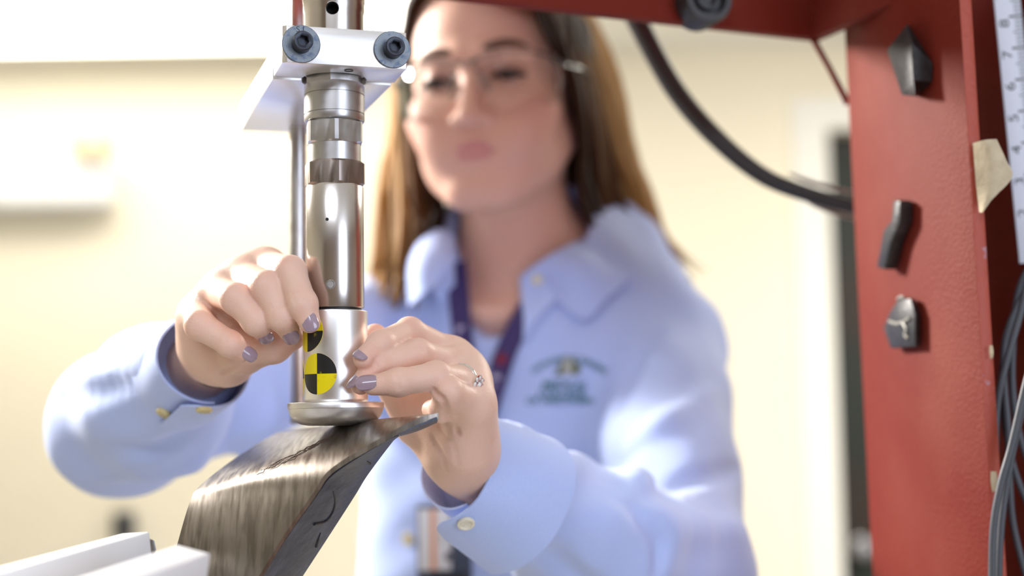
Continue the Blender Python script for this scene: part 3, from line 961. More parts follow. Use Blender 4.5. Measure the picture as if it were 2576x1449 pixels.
def chest_sdf(p):
    d = rc(p, A(1318, 660, 1.345), A(1345, 900, 1.372), .050, .085)
    d = smin(d, ell(p, A(1370, 1060, 1.375), (.150, .085, .22)), .05)
    d = smin(d, rc(p, A(1330, 735, 1.37), A(1640, 862, 1.36), .046, .040), .04)
    d = smin(d, rc(p, A(1290, 735, 1.38), A(1010, 815, 1.42), .046, .040), .04)
    # collar bones and the hollow between them
    d = smin(d, rc(p, A(1215, 790, 1.287), A(1060, 745, 1.34), .008, .008), .02)
    d = smin(d, rc(p, A(1270, 790, 1.287), A(1520, 745, 1.30), .008, .008), .02)
    return d


SH_R, EL_R, WR_R = A(1668, 878, 1.34), A(1705, 1436, 1.07), A(1170, 1172, .838)     # arm on the picture's right
SH_L, EL_L, WR_L = A(985, 830, 1.40), A(310, 1068, 1.06), A(546, 886, .864)         # arm on the picture's left


def arm_sdf(p):
    d = chain(p, [SH_R, EL_R, WR_R], (.040, .034, .0190), .02)
    return np.minimum(d, chain(p, [SH_L, EL_L, WR_L], (.040, .034, .0195), .02))


# ---- hands: every finger a chain of its own
def hand_sdf(p, wrist, elbow, mcp, fingers, thumb, palm_r, extra, web=.006):
    fo = wrist + (elbow - wrist) * .22
    d = rc(p, wrist, fo, palm_r[0], palm_r[0] * 1.08)
    for m_, r_ in zip(mcp, palm_r[1]):
        d = smin(d, rc(p, wrist + (m_ - wrist) * .18, m_, palm_r[0] * .62, r_), .016)
    for a, b, r1, r2 in extra: d = smin(d, rc(p, a, b, r1, r2), .010)
    f = None
    for pts, rad in fingers + [thumb]:
        e = chain(p, pts, rad, .0030)
        # knuckle swellings and the soft pads between them
        for j in range(1, len(pts) - 1): e = smin(e, sph(p, pts[j], rad[j] * 1.03), .002)
        f = e if f is None else smin(f, e, .0010)
    return smin(d, f, web)


# hand on the picture's left (her right): a loose fist, index finger pressing a sticker on
L_mcp = [A(672, 672, .836), A(612, 698, .832), A(552, 736, .832), A(500, 792, .838)]
L_idx = ([L_mcp[0], A(730, 684, .782), A(761, 765, .7712), A(778, 810, .7688)], (.0095, .0084, .0077, .0060))
L_mid = ([L_mcp[1], A(671, 722, .779), A(708, 796, .775), A(726, 830, .782)], (.0095, .0083, .0076, .0060))
L_rng = ([L_mcp[2], A(594, 752, .781), A(645, 808, .778), A(661, 832, .786)], (.0094, .0081, .0074, .0058))
L_pky = ([L_mcp[3], A(503, 818, .792), A(580, 866, .787), A(613, 888, .790)], (.0090, .0079, .0068, .0053))
L_thm = ([A(548, 902, .846), A(612, 884, .818), A(688, 868, .806), A(735, 851, .803)], (.0150, .0125, .0098, .0070))
L_ext = [(A(540, 878, .852), A(572, 902, .838), .0185, .0165), (A(526, 856, .846), A(504, 815, .838), .0150, .0110), (A(540, 850, .84), A(640, 790, .83), .017, .014)]
handL = lambda p: hand_sdf(p, WR_L, EL_L, L_mcp, [L_idx, L_mid, L_rng, L_pky], L_thm, (.0188, (.0112, .0112, .0110, .0104)), L_ext)

# hand on the picture's right (her left): steadying the sleeve with the fingertips
R_mcp = [A(1138, 896, .828), A(1160, 925, .816), A(1180, 968, .805), A(1190, 1018, .796)]
R_idx = ([R_mcp[0], A(1031, 834, .806), A(957, 866, .782), A(915, 902, .7690)], (.0094, .0076, .0070, .0058))
R_mid = ([R_mcp[1], A(1050, 889, .790), A(948, 920, .776), A(908, 966, .7695)], (.0092, .0077, .0070, .0058))
R_rng = ([R_mcp[2], A(1096, 947, .773), A(1002, 962, .762), A(938, 968, .762)], (.0092, .0078, .0071, .0057))
R_pky = ([R_mcp[3], A(1126, 986, .770), A(1112, 1030, .785), A(1085, 1030, .800)], (.0092, .0078, .0066, .0054))
R_thm = ([A(1130, 1130, .838), A(1050, 1062, .842), A(975, 945, .836), A(944, 846, .822)], (.0160, .0130, .0098, .0072))
R_ext = [(A(1182, 1035, .800), A(1172, 1130, .815), .0120, .0150), (A(1120, 1060, .825), A(1140, 1130, .83), .016, .017), (A(1165, 960, .818), A(1160, 1090, .828), .0145, .016), (A(1060, 1060, .835), A(1110, 1000, .83), .012, .012)]
handR = lambda p: hand_sdf(p, WR_R, EL_R, R_mcp, [R_idx, R_mid, R_rng, R_pky], R_thm, (.0185, (.0102, .0102, .0104, .0104)), R_ext)


def bounds(pts, pad):
    P = np.array([np.array(p, np.float32) for p in pts]); return P.min(0) - pad, P.max(0) + pad


def hand_pts(w, e, fingers, thumb): return [w, w + (e - w) * .22] + [x for f in fingers + [thumb] for x in f[0]]


me_head = net_mesh('head', lambda p: smin(head_sdf(p), chest_sdf(p), .012), np.array(HEAD_C) - (.125, .11, .245), np.array(HEAD_C) + (.125, .23, .135), .0024)
lo, hi = bounds(hand_pts(WR_L, EL_L, [L_idx, L_mid, L_rng, L_pky], L_thm), .022); me_hl = net_mesh('hand_l', handL, lo, hi, .00105)
lo, hi = bounds(hand_pts(WR_R, EL_R, [R_idx, R_mid, R_rng, R_pky], R_thm), .022); me_hr = net_mesh('hand_r', handR, lo, hi, .00105)
lo, hi = bounds([SH_L, EL_L, WR_L, SH_R, EL_R, WR_R, A(1318, 640, 1.345), A(1370, 1500, 1.375)], .09)
hi[2] = min(hi[2], float(at(1300, 640, 1.34)[2]))
me_core = net_mesh('core', lambda p: np.minimum(smin(chest_sdf(p), smin(head_sdf(p), chest_sdf(p), .012), .001), arm_sdf(p)), lo, hi, .0055)


def unite(meshes):
    obs = []
    for i, m_ in enumerate(meshes):
        o = bpy.data.objects.new('tmp%d' % i, m_); COL.objects.link(o); obs.append(o)
    for o in obs[1:]:
        md = obs[0].modifiers.new('u', 'BOOLEAN'); md.operation = 'UNION'; md.object = o; md.solver = 'MANIFOLD'
    bpy.context.view_layer.update()
    me = bpy.data.meshes.new_from_object(obs[0].evaluated_get(bpy.context.evaluated_depsgraph_get()))
    for o in obs: bpy.data.objects.remove(o)
    return me


body_me = unite([me_core, me_head, me_hl, me_hr])
body_me.name = 'body'
body_me.materials.clear()
# relax the stair steps a little
bm = bmesh.new(); bm.from_mesh(body_me)
seen = set()
for v0 in list(bm.verts):                        # drop specks the union left behind
    if v0 in seen: continue
    isl = [v0]; seen.add(v0)
    for x_ in isl:
        for e_ in x_.link_edges:
            y_ = e_.other_vert(x_)
            if y_ not in seen: seen.add(y_); isl.append(y_)
    if len(isl) < 500: bmesh.ops.delete(bm, geom=isl, context='VERTS')
for _ in range(2): bmesh.ops.smooth_vert(bm, verts=bm.verts, factor=.35, use_axis_x=True, use_axis_y=True, use_axis_z=True)
bm.to_mesh(body_me); bm.free()

# skin creases at joints and in the palm, pressed into the surface
tb = BVHTree.FromPolygons([v.co.copy() for v in body_me.vertices], [list(f.vertices) for f in body_me.polygons])
V0 = coords(body_me).copy(); NV = np.empty(len(V0) * 3, np.float32); body_me.vertices.foreach_get('normal', NV); NV = NV.reshape(-1, 3)
for path, wd, dp in (([(738, 752), (757, 743), (777, 745)], .0016, .0006), ([(742, 762), (760, 753), (779, 755)], .0014, .0005), ([(733, 738), (752, 731), (770, 733)], .0014, .0004),
                     ([(690, 778), (706, 768), (722, 770)], .0015, .0004), ([(566, 858), (580, 842), (598, 846)], .0015, .0004), ([(560, 940), (590, 918), (625, 905)], .0022, .0010),
                     ([(1092, 986), (1116, 1012), (1128, 1052), (1150, 1088)], .0028, .0016), ([(1088, 1100), (1112, 1140), (1120, 1180)], 0.0026, .0005), ([(1106, 1075), (1140, 1120), (1150, 1165)], .0026, .0004),
                     ([(940, 905), (948, 920), (954, 938)], .0015, .0005), ([(1040, 872), (1056, 868), (1066, 880)], .0015, .0005), ([(996, 945), (1002, 960), (1004, 978)], .0015, .0004), ([(936, 855), (946, 866), (958, 880)], .0015, .0004)):
    hit = [cast(tb, x, y)[0] for x, y in path]
    PL = np.array([tuple(h_) for h_ in spline([tuple(h_) for h_ in hit], 24)], np.float32)
    near = np.where((V0 > PL.min(0) - .004).all(1) & (V0 < PL.max(0) + .004).all(1))[0]
    if not len(near): continue
    dm = np.linalg.norm(V0[near][:, None] - PL[None], axis=2).min(1)
    V0[near] -= NV[near] * (dp * np.clip(1 - (dm / wd) ** 2, 0, 1))[:, None]
body_me.vertices.foreach_set('co', V0.ravel()); body_me.update()

# own colours of the skin: lips, cheeks, knuckles; painted shade on head and neck
C = coords(body_me)
q = ((C - np.array(HEAD_C, np.float32)) @ HMn) * 1000 / HS
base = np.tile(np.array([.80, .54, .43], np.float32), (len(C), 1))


def tint(mask, col):
    global base
    m_ = np.clip(mask, 0, 1)[:, None]; base = base * (1 - m_) + np.array(col, np.float32) * m_


mq = q.copy(); mq[:, 0] = np.abs(mq[:, 0])
tint(1.0 * ((C - np.array(CAM_LOC, np.float32)) @ np.array(fwd, np.float32) > 1.1), (.73, .44, .34))  # darker tan over head and neck imitates shade on the face
fall = lambda d, w: np.clip(1 - d / w, 0, 1) ** 1.3
tint(.55 * fall(np.linalg.norm((mq - (46, 5, -38)) / (1.2, 1.2, 1), axis=1), 32), (.72, .30, .25))
up = chain(mq, [(0, -21, -60.5), (10, -19, -60.9), (25, -9, -64.9)], (3.4, 3.2, 2.0), 2)
dn = chain(mq, [(0, -20, -69), (11, -18, -68.5), (23, -9, -65.9)], (3.2, 3.0, 1.8), 2)
tint(.75 * np.clip(1 - np.minimum(up, dn) / 2.5, 0, 1), (.56, .21, .24))
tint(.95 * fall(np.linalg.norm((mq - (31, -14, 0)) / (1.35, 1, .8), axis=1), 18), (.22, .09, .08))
for fs in (L_idx, L_mid, L_rng, L_pky, R_idx, R_mid, R_rng, R_pky):
    for j, am in ((1, .35), (2, .22), (3, .40)):
        tint(am * fall(np.linalg.norm(C - fs[0][j], axis=1), .013), (.76, .33, .26))
for fs in (L_thm, R_thm): tint(.4 * fall(np.linalg.norm(C - fs[0][3], axis=1), .018), (.74, .30, .24))
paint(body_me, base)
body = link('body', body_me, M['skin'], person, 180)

# ---- finger nails


def nail(tip, prev, nrm, wid, lng, rad, fwd_=.0, lift=0.0):
    tip, prev, nrm = Vector(tip), Vector(prev), Vector(nrm)
    ax = (tip - prev).normalized(); nrm = (nrm - ax * nrm.dot(ax)).normalized(); s = ax.cross(nrm)
    bm = bmesh.new(); nu, nv = 12, 12; g0 = []
    for off in (0, -.0009):
        for j in range(nv + 1):
            t = j / nv; l = (t - .5) * lng
            w = wid * .5 * min(1, math.sqrt(max(0, 1 - abs(2 * t - 1) ** 2.6)) + .001)
            for i in range(nu + 1):
                a = (i / nu * 2 - 1) * w / rad
                drop = .0022 * max(0, (t - .45)) ** 2 * 4 * .5
                g0.append(bm.verts.new(tip + ax * (l + fwd_) + s * (rad * math.sin(a)) + nrm * (rad * math.cos(a) + off + lift - drop)))
    n1 = (nu + 1) * (nv + 1); ix = lambda i, j, k=0: g0[k * n1 + j * (nu + 1) + i]
    for j in range(nv):
        for i in range(nu):
            bm.faces.new((ix(i, j), ix(i + 1, j), ix(i + 1, j + 1), ix(i, j + 1))); bm.faces.new((ix(i, j, 1), ix(i, j + 1, 1), ix(i + 1, j + 1, 1), ix(i + 1, j, 1)))
    for i in range(nu):
        for j in (0, nv): bm.faces.new((ix(i, j), ix(i + 1, j), ix(i + 1, j, 1), ix(i, j, 1)))
    for j in range(nv):
        for i in (0, nu): bm.faces.new((ix(i, j), ix(i, j + 1), ix(i, j + 1, 1), ix(i, j, 1)))
    return done('fingernail', bm, M['nail'], person, 60)


cv = lambda x, y, z: cam_r * x + cam_u * y - fwd * z        # a direction: right, up, towards the lens
nail(A(781, 812, .7688), A(764, 765, .7712), cv(.10, .05, 1), .0096, .0108, .0062, .0008)
nail(A(728, 832, .782), A(715, 806, .7765), cv(.25, -.55, 1), .0096, .0105, .0062, .0012)
nail(A(663, 834, .786), A(650, 814, .779), cv(.30, -.55, 1), .0092, .0100, .0060, .0012)
nail(A(615, 889, .790), A(585, 868, .787), cv(.85, -.05, .75), .0084, .0095, .0055, .0016)
nail(A(912, 904, .7695), A(942, 878, .781), cv(-.25, .18, 1), .0096, .0118, .0060, .0012)
nail(A(906, 968, .7695), A(930, 940, .775), cv(-.75, -.15, .8), .0094, .0118, .0060, .0014)
nail(A(935, 968, .762), A(985, 963, .762), cv(-.05, .45, 1), .0094, .0125, .0059, .0022)

# ---- eyes, brows, lashes
for s in (-1, 1):
    bm = bmesh.new(); lathe(bm, [(12.4e-3 * math.sin(math.pi * i / 16) + (1e-6 if i in (0, 16) else 0), -12.4e-3 * math.cos(math.pi * i / 16)) for i in range(17)], hw(31 * s, -1, 0), HM @ Vector((0, 1, 0)), 24)
    eye = done('eye', bm, M['eye_white'], person, 180)
    ga = HM @ Vector((-.10, -.86, -.50)); bm = bmesh.new()
    lathe(bm, [(1e-6, .01275), (.003, .0125), (.0058, .0111), (.0059, .0105)], hw(31 * s, -1, 0), ga, 24, False); done('iris', bm, M['iris'], eye, 180)
    bm = bmesh.new(); tube(bm, [hw(s * 16, -12.5, -4), hw(s * 24, -16.4, -2.5), hw(s * 32, -17.2, -2.6), hw(s * 40, -14.6, -3.8), hw(s * 46.5, -9, -4.6)], [.0012, .0026, .0032, .0030, .0014], 8, 20)
    done('eyelashes', bm, M['lash'], person, 60)['kind'] = 'stuff'
    bm = bmesh.new(); tube(bm, [hw(s * 13, -18.5, 19.5), hw(s * 22, -17.6, 22), hw(s * 33, -13.8, 23.5), hw(s * 43, -7.2, 22), hw(s * 51, .5, 17.5)], [.0026, .0036, .0033, .0026, .0010], 8, 20, .45, HM @ Vector((0, -1, 0)))
    done('eyebrow', bm, M['brow'], person, 60)['kind'] = 'stuff'

# ---- shirt: one distance field for trunk and sleeves with its folds
CUF_R, CUF_L = A(1160, 1162, .845), A(520, 898, .868)
_ax_r = (EL_R - CUF_R); _ax_l = (EL_L - CUF_L)
folds_r = [  # grooves (deep) and ridges on the sleeve on the picture's right, chest and shoulder
    ((1560, 1262, .955), (1660, 1345, .985), (1640, 1460, 1.0), .012, -1), ((1300, 1330, .885), (1420, 1440, .92), (1500, 1490, .95), .008, -1),
    ((1380, 1385, .895), (1470, 1470, .93), (1500, 1500, .94), .008, -1), ((1590, 1190, 1.10), (1480, 1235, 1.16), (1420, 1290, 1.17), .016, -1),
    ((1640, 1080, 1.19), (1540, 1150, 1.20), (1500, 1230, 1.20), .014, -1), ((1790, 980, 1.26), (1680, 1060, 1.21), (1560, 1130, 1.20), .012, 1),
    ((1560, 760, 1.265), (1500, 850, 1.25), (1450, 960, 1.235), .010, 1), ((1655, 830, 1.29), (1585, 930, 1.245), (1560, 1040, 1.225), .014, -1), ((1850, 1180, 1.20), (1730, 1210, 1.12), (1600, 1270, 1.08), .012, -1),
    ((1860, 1330, 1.12), (1740, 1330, 1.04), (1640, 1300, 1.01), .012, 1)]
folds_l = [
    ((150, 930, 1.03), (300, 876, .97), (420, 838, .93), .010, -1), ((128, 1010, 1.03), (250, 985, .985), (352, 958, .94), .009, -1),
    ((250, 1150, .98), (420, 1120, .97), (560, 1040, 1.02), .012, -1), ((250, 1205, 1.02), (430, 1185, 1.02), (600, 1105, 1.07), .012, 1),
    ((600, 1000, 1.10), (600, 1090, 1.12), (560, 1190, 1.10), .012, -1), ((680, 990, 1.18), (660, 1080, 1.18), (610, 1170, 1.14), .012, 1)]


FOLDS = None


def shirt_sdf(p):
    d = rc(p, A(1318, 690, 1.352), A(1345, 900, 1.372), .066, .096)
    d = smin(d, ell(p, A(1372, 1050, 1.375), (.166, .101, .24)), .06)
    d = smin(d, ell(p, A(1330, 1560, 1.375), (.160, .098, .24)), .06)
    d = smin(d, ell(p, A(1290, 1120, 1.320), (.070, .066, .075)), .05)
    d = smin(d, ell(p, A(1500, 1130, 1.318), (.070, .066, .075)), .05)
    d = smin(d, rc(p, A(1400, 705, 1.365), A(1660, 868, 1.352), .050, .052), .035)
    d = smin(d, rc(p, A(1230, 705, 1.385), A(1000, 825, 1.40), .050, .052), .035)
    fr_ = CUF_R + _ax_r * .10; fl_ = CUF_L + _ax_l * .12
    ar = chain(p, [SH_R, EL_R], (.0555, .0540), .03)
    dn_ = np.array(cam_u, np.float32) * -.006; fa = chain(p, [EL_R + dn_, EL_R + (fr_ - EL_R) * .5 + dn_, fr_], (.0560, .0485, .0350), .03)
    ar = smin(ar, fa, .018)
    al = smin(chain(p, [SH_L, EL_L], (.0560, .0500), .03), chain(p, [EL_L, EL_L + (fl_ - EL_L) * .5, fl_], (.0500, .0440, .0300), .03), .018)
    d = smin(d, ar, .022); d = smin(d, al, .022)
    if FOLDS is None: return d
    for pts, r_, sg in FOLDS:
        g_ = chain(p, pts, [r_ * (.12 + .5 * math.sin(math.pi * (i + .3) / 8.6)) for i in range(9)], .006)
        d = smax(d, -g_, r_ * .8) if sg < 0 else smin(d, g_, r_ * 1.2)
    # soft rumpling of the cloth
    x, y, z = p[..., 0], p[..., 1], p[..., 2]
    d = d + .0026 * np.sin(38 * x + 21 * z + 9 * y) * np.sin(31 * z - 17 * x + 24 * y) + .0014 * np.sin(88 * x - 61 * z + 40 * y) * np.sin(47 * z + 23 * y)
    # open ends: the neck opening and the cuffs
    nk = smin(rc(p, A(1312, 590, 1.33), A(1312, 700, 1.335), .062, .056), rc(p, A(1300, 700, 1.325), A(1172, 862, 1.245), .046, .006), .02)
    d = smax(d, -nk, .004)
    for c_, ax_ in ((fr_, _ax_r), (fl_, _ax_l)):
        u_ = -ax_ / np.linalg.norm(ax_)
        pl = (p - c_) @ u_
        near = np.linalg.norm(p - c_, axis=-1) < .075
        d = np.where(near, np.maximum(d, pl), d)
    return d


lo, hi = bounds([SH_L, EL_L, CUF_L, SH_R, EL_R, CUF_R, A(1345, 640, 1.35), A(1345, 1560, 1.37)], .075)
plain = net_mesh('plain', shirt_sdf, lo, hi, .011)
bpl = BVHTree.FromPolygons([v.co.copy() for v in plain.vertices], [list(f.vertices) for f in plain.polygons])
bpy.data.meshes.remove(plain)
FOLDS = []
for a_, b_, c_, r_, sg in folds_r + folds_l:
    FOLDS.append(([np.array(cast(bpl, x, y, r_ * (.15 if sg < 0 else -.35), z)[0], np.float32) for x, y, z in spline([a_, b_, c_], 9)], r_, sg))
shirt_me = net_mesh('shirt', shirt_sdf, lo, hi, .0042)
bm = bmesh.new(); bm.from_mesh(shirt_me)
for _ in range(2): bmesh.ops.smooth_vert(bm, verts=bm.verts, factor=.4, use_axis_x=True, use_axis_y=True, use_axis_z=True)
bm.to_mesh(shirt_me); bm.free()
shirt = link('shirt', shirt_me, M['shirt'], person, 180)
bpy.context.view_layer.update()
bs = bvh_of(shirt); bb = bvh_of(body)


# ---- cuffs: a folded band with an overlapping flap, open at the end
def cuff(c, axis, r0, r1, length, a_start, sweep, squash=.86, up=(0, 0, 1), tip=.0, stand=.0026):
    """band round axis; it starts at angle a_start and laps over itself by the end of the sweep"""
    ax_ = Vector(axis).normalized(); u = (Vector(up) - ax_ * Vector(up).dot(ax_)).normalized(); v = ax_.cross(u)
    n, m_ = 90, 10; th = .0013
    outer, inner = [], []
    for j in range(m_ + 1):
        t = j / m_; ro, ri = [], []
        for i in range(n + 1):
            s = i / n
            a = R(a_start + sweep * s)
            lap = .0020 * min(1, max(0, (s - .78) / .08)) + stand * max(0, (s - .80) / .20) ** 1.4
            r = r0 + (r1 - r0) * t + lap + .0006 * math.sin(a * 3 + t * 4)
            corner = .012 * max(0, (s - .955) / .045) ** 2 * max(0, 1 - t * 3.5)     # rounded flap corner
            p = Vector(c) + ax_ * (t * length + corner - tip * max(0, (s - .72) / .28) ** 1.5 * (1 - t) + tip * .3 * (1 - t)) + (u * math.cos(a) * squash + v * math.sin(a)) * r
            nn = (u * math.cos(a) + v * math.sin(a)).normalized()
            ro.append(p + nn * th * .5); ri.append(p - nn * th * .5)
        outer.append(ro); inner.append(ri)
    bm = bmesh.new()
    O = [[bm.verts.new(p) for p in r] for r in outer]; I = [[bm.verts.new(p) for p in r] for r in inner]
    for j in range(m_):
        for i in range(n):
            bm.faces.new((O[j][i], O[j][i + 1], O[j + 1][i + 1], O[j + 1][i])); bm.faces.new((I[j][i], I[j + 1][i], I[j + 1][i + 1], I[j][i + 1]))
    for i in range(n):
        for j in (0, m_): bm.faces.new((O[j][i], I[j][i], I[j][i + 1], O[j][i + 1]))
    for j in range(m_):
        for i in (0, n): bm.faces.new((O[j][i], O[j + 1][i], I[j + 1][i], I[j][i]))
    return done('cuff', bm, M['shirt'], shirt, 60)


cuf_r = cuff(A(1150, 1156, .845), A(1700, 1440, .985) - A(1150, 1156, .845), .0305, .0395, .060, 150, 400, squash=.96, tip=.006, stand=.0115)
cuf_l = cuff(CUF_L, _ax_l, .0290, .0325, .052, 172, 395, squash=.95, tip=.006)
bpy.context.view_layer.update()
bcr = bvh_of(cuf_r, shirt); bcl = bvh_of(cuf_l, shirt)


def button(px, py, tree, r, m_, parent, name='button'):
    p, n = cast(tree, px, py, .0004)
    bm = bmesh.new(); lathe(bm, [(.0, .0008), (r * .55, .0008), (r * .75, .0018), (r * .95, .0014), (r, .0006), (r * .9, -.0006), (.0, -.0006)], p, n, 28, False)
    bt_ = done(name, bm, m_, parent, 40)
    u = n.orthogonal().normalized(); v = n.cross(u); bm = bmesh.new()
    for a, b in ((1, 1), (1, -1), (-1, 1), (-1, -1)):
        lathe(bm, [(.0, .0010), (r * .12, .0010), (r * .12, .0)], p + (u * a + v * b) * r * .24, n, 8, False)
    done('thread_holes', bm, M['card'], bt_, 40)['kind'] = 'stuff'
    return bt_


button(1172, 1314, bcr, .0052, M['button'], shirt)
button(414, 1037, bcl, .0050, M['gold_button'], shirt)
button(514, 1028, bcl, .0050, M['gold_button'], shirt)

# ---- collar, placket and stand
ball = bvh_of(shirt, body, beyond=1.13)


def cp(px, py, lift, z=None):
    if z is not None: return T(px, py, z)
    p, n = cast(ball, px, py, 0)
    return tuple(p - (p - CAM_LOC).normalized() * lift)


wing = [[cp(1318, 692, .010), cp(1350, 664, .012), cp(1425, 620, .012), cp(1506, 588, 0, 1.335)],
        [cp(1350, 722, .010), cp(1402, 704, .013), cp(1472, 664, .013), cp(1548, 640, 0, 1.318)],
        [cp(1392, 748, .006), cp(1468, 804, .006), cp(1528, 752, .007), cp(1588, 700, .010)]]
patch(wing, .0016, 'collar', M['shirt'], shirt, 22, 18)
flap = [[cp(1308, 700, .006), cp(1325, 682, .008), cp(1348, 668, .009)], [cp(1312, 752, .006), cp(1352, 740, .008), cp(1398, 746, .007)],
        [cp(1318, 806, .005), cp(1340, 800, .006), cp(1362, 790, .005)], [cp(1316, 858, .004), cp(1322, 850, .005), cp(1330, 838, .004)]]
patch(flap, .0014, 'collar_stand', M['shirt'], shirt, 12, 16)
wing2 = [[cp(1030, 652, 0, 1.300), cp(1058, 606, 0, 1.300), cp(1105, 578, 0, 1.305), cp(1142, 598, 0, 1.305)],
         [cp(1026, 700, 0, 1.285), cp(1056, 664, 0, 1.275), cp(1102, 640, 0, 1.278), cp(1140, 640, 0, 1.283)],
         [cp(1030, 770, 0, 1.270), cp(1062, 742, 0, 1.258), cp(1100, 712, 0, 1.262), cp(1130, 682, 0, 1.270)]]
patch(wing2, .0016, 'collar', M['shirt'], shirt, 18, 16)
strip = [[cp(1096, 702, 0, 1.262), cp(1120, 672, 0, 1.266), cp(1140, 645, 0, 1.275)], [cp(1104, 775, .006), cp(1126, 768, .007), cp(1146, 755, .006)], [cp(1122, 868, .005), cp(1140, 866, .006), cp(1164, 862, .005)], [cp(1150, 960, .004), cp(1166, 958, .005), cp(1186, 955, .004)]]
patch(strip, .0014, 'placket', M['shirt'], shirt, 10, 18)
button(1352, 704, bvh_of(*[o for o in shirt.children if o.name.startswith('collar')]), .0050, M['button'], shirt)
button(1028, 1356, bs, .0058, M['gold_button'], shirt)


# ---- embroidery on the chest
def stitch(text, cx, cy, width, height, m_, arch=0.0, slope=0.0, shear=-.12):
    cu = bpy.data.curves.new('txt', 'FONT'); cu.body = text; cu.size = 1; cu.align_x = 'CENTER'; cu.resolution_u = 3; cu.offset = .025
    ot = bpy.data.objects.new('txt', cu); me = bpy.data.meshes.new_from_object(ot); bpy.data.objects.remove(ot)
    V = coords(me); w = V[:, 0].max() - V[:, 0].min(); h = V[:, 1].max()
    for v, c in zip(me.vertices, V):
        u = c[0] / w; t = c[1] / h
        x = cx + u * width + shear * -t * height; y = cy - t * height + arch * (2 * u) ** 2 + slope * u
        v.co = cast(bs, x, y, .0009)[0]
    return link('embroidery', me, m_, shirt)


stitch('ORTHOPAEDIC SURGERY', 1432, 911, 190, 16, M['thread'], 34, 4)
stitch('MEDICAL', 1420, 977, 112, 18, M['thread'])
stitch('COLLEGE', 1412, 998, 118, 17, M['thread'])
stitch('OF WISCONSIN', 1408, 1017, 168, 17, M['thread'])
for poly, m_ in (([(1394, 944), (1408, 918), (1416, 905), (1414, 944)], M['thread_olive']), ([(1414, 944), (1416, 906), (1428, 899), (1440, 904), (1442, 943)], M['thread_grey']), ([(1441, 943), (1439, 903), (1454, 912), (1460, 926), (1458, 942)], M['thread_olive'])):
    raw('embroidery', [cast(bs, x, y, .0010)[0] for x, y in poly], [list(range(len(poly)))], m_, shirt, None)

# ---- hair
pn_hair = []


def hairs():
    bm = bmesh.new(); cl = bm.verts.layers.float_color.new('tint')
    right_in = [(1262, -52, 1.205), (1330, -10, 1.232), (1378, 70, 1.262), (1432, 205, 1.278), (1452, 350, 1.300), (1460, 490, 1.325), (1500, 620, 1.352), (1560, 720, 1.350)]
    right_out = [(1275, -90, 1.30), (1400, -60, 1.34), (1492, 60, 1.375), (1545, 210, 1.395), (1588, 370, 1.405), (1630, 530, 1.40), (1680, 670, 1.385), (1768, 770, 1.375)]
    left_in = [(1252, -52, 1.205), (1120, -95, 1.245), (1036, 5, 1.290), (1022, 165, 1.318), (1046, 300, 1.315), (1072, 430, 1.325), (1112, 560, 1.330), (1070, 690, 1.315)]
    left_out = [(1240, -90, 1.30), (1120, -50, 1.34), (1040, 60, 1.37), (1004, 190, 1.39), (985, 330, 1.395), (968, 490, 1.385), (950, 640, 1.35), (940, 790, 1.315)]
    dark, mid, gold = np.array((.035, .014, .007)), np.array((.15, .065, .022)), np.array((.56, .32, .11))  # backlight painted into outer locks as gold, inner shade as dark
    for ins, outs, cnt in ((right_in, right_out, 150), (left_in, left_out, 130)):
        for k in range(cnt):
            s = random.random(); dz = random.gauss(0, .012) + .015 * s
            wob = random.uniform(0, 6); pts = []
            ln = random.uniform(.86, 1.05) if k % 5 else random.uniform(1.0, 1.12)
            for i, (a, b) in enumerate(zip(ins, outs)):
                t = s + random.gauss(0, .035) + .05 * math.sin(wob + i * .9) * (i / 7)
                pts.append(((a[0] + (b[0] - a[0]) * t) + random.gauss(0, 3), (a[1] + (b[1] - a[1]) * t) * (1 if i < 5 else ln), a[2] + (b[2] - a[2]) * t + dz * min(1, i / 3)))
            P = [at(*p) for p in pts]
            r = random.uniform(.0030, .0060)
            n0 = len(bm.verts)
            tube(bm, P, [r * x for x in (.6, .9, 1, 1, 1.0, .95, .75, .22)], 5, 18, .55)
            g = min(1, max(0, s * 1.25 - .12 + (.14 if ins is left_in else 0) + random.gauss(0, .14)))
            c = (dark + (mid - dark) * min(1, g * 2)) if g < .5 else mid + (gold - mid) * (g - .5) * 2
            bm.verts.ensure_lookup_table()
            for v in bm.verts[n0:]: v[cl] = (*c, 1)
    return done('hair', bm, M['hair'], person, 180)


def cap_sdf(p):
    q = ((p - np.array(HEAD_C, np.float32)) @ HMn) * (1000.0 / HS)
    d = ell(q, (0, 84, 38), (82, 98, 90))
    d = smin(d, rc(p, A(1325, 200, 1.40), A(1345, 560, 1.425), .072, .078) * 1000, 30)
    d = smin(d, rc(p, A(1345, 560, 1.425), A(1350, 760, 1.44), .078, .060) * 1000, 20)
    d = smax(d, -ell(q, (0, -12, -8), (80, 86, 112)), 6)
    d = smax(d, -rc(q, NK[0] + np.array((0, -30, 40), np.float32), NK[1] + np.array((0, -40, 0), np.float32), 62, 74), 6)
    d = d + 1.6 * np.sin(q[..., 0] * .42 + q[..., 1] * .2)
    return d * .001


hr_me = net_mesh('hair_mass', cap_sdf, np.array(HEAD_C) - (.16, .06, .30), np.array(HEAD_C) + (.20, .30, .16), .0045)
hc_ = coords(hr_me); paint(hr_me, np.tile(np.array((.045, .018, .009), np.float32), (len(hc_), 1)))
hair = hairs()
under = link('under_hair', hr_me, M['hair'], hair, 180)

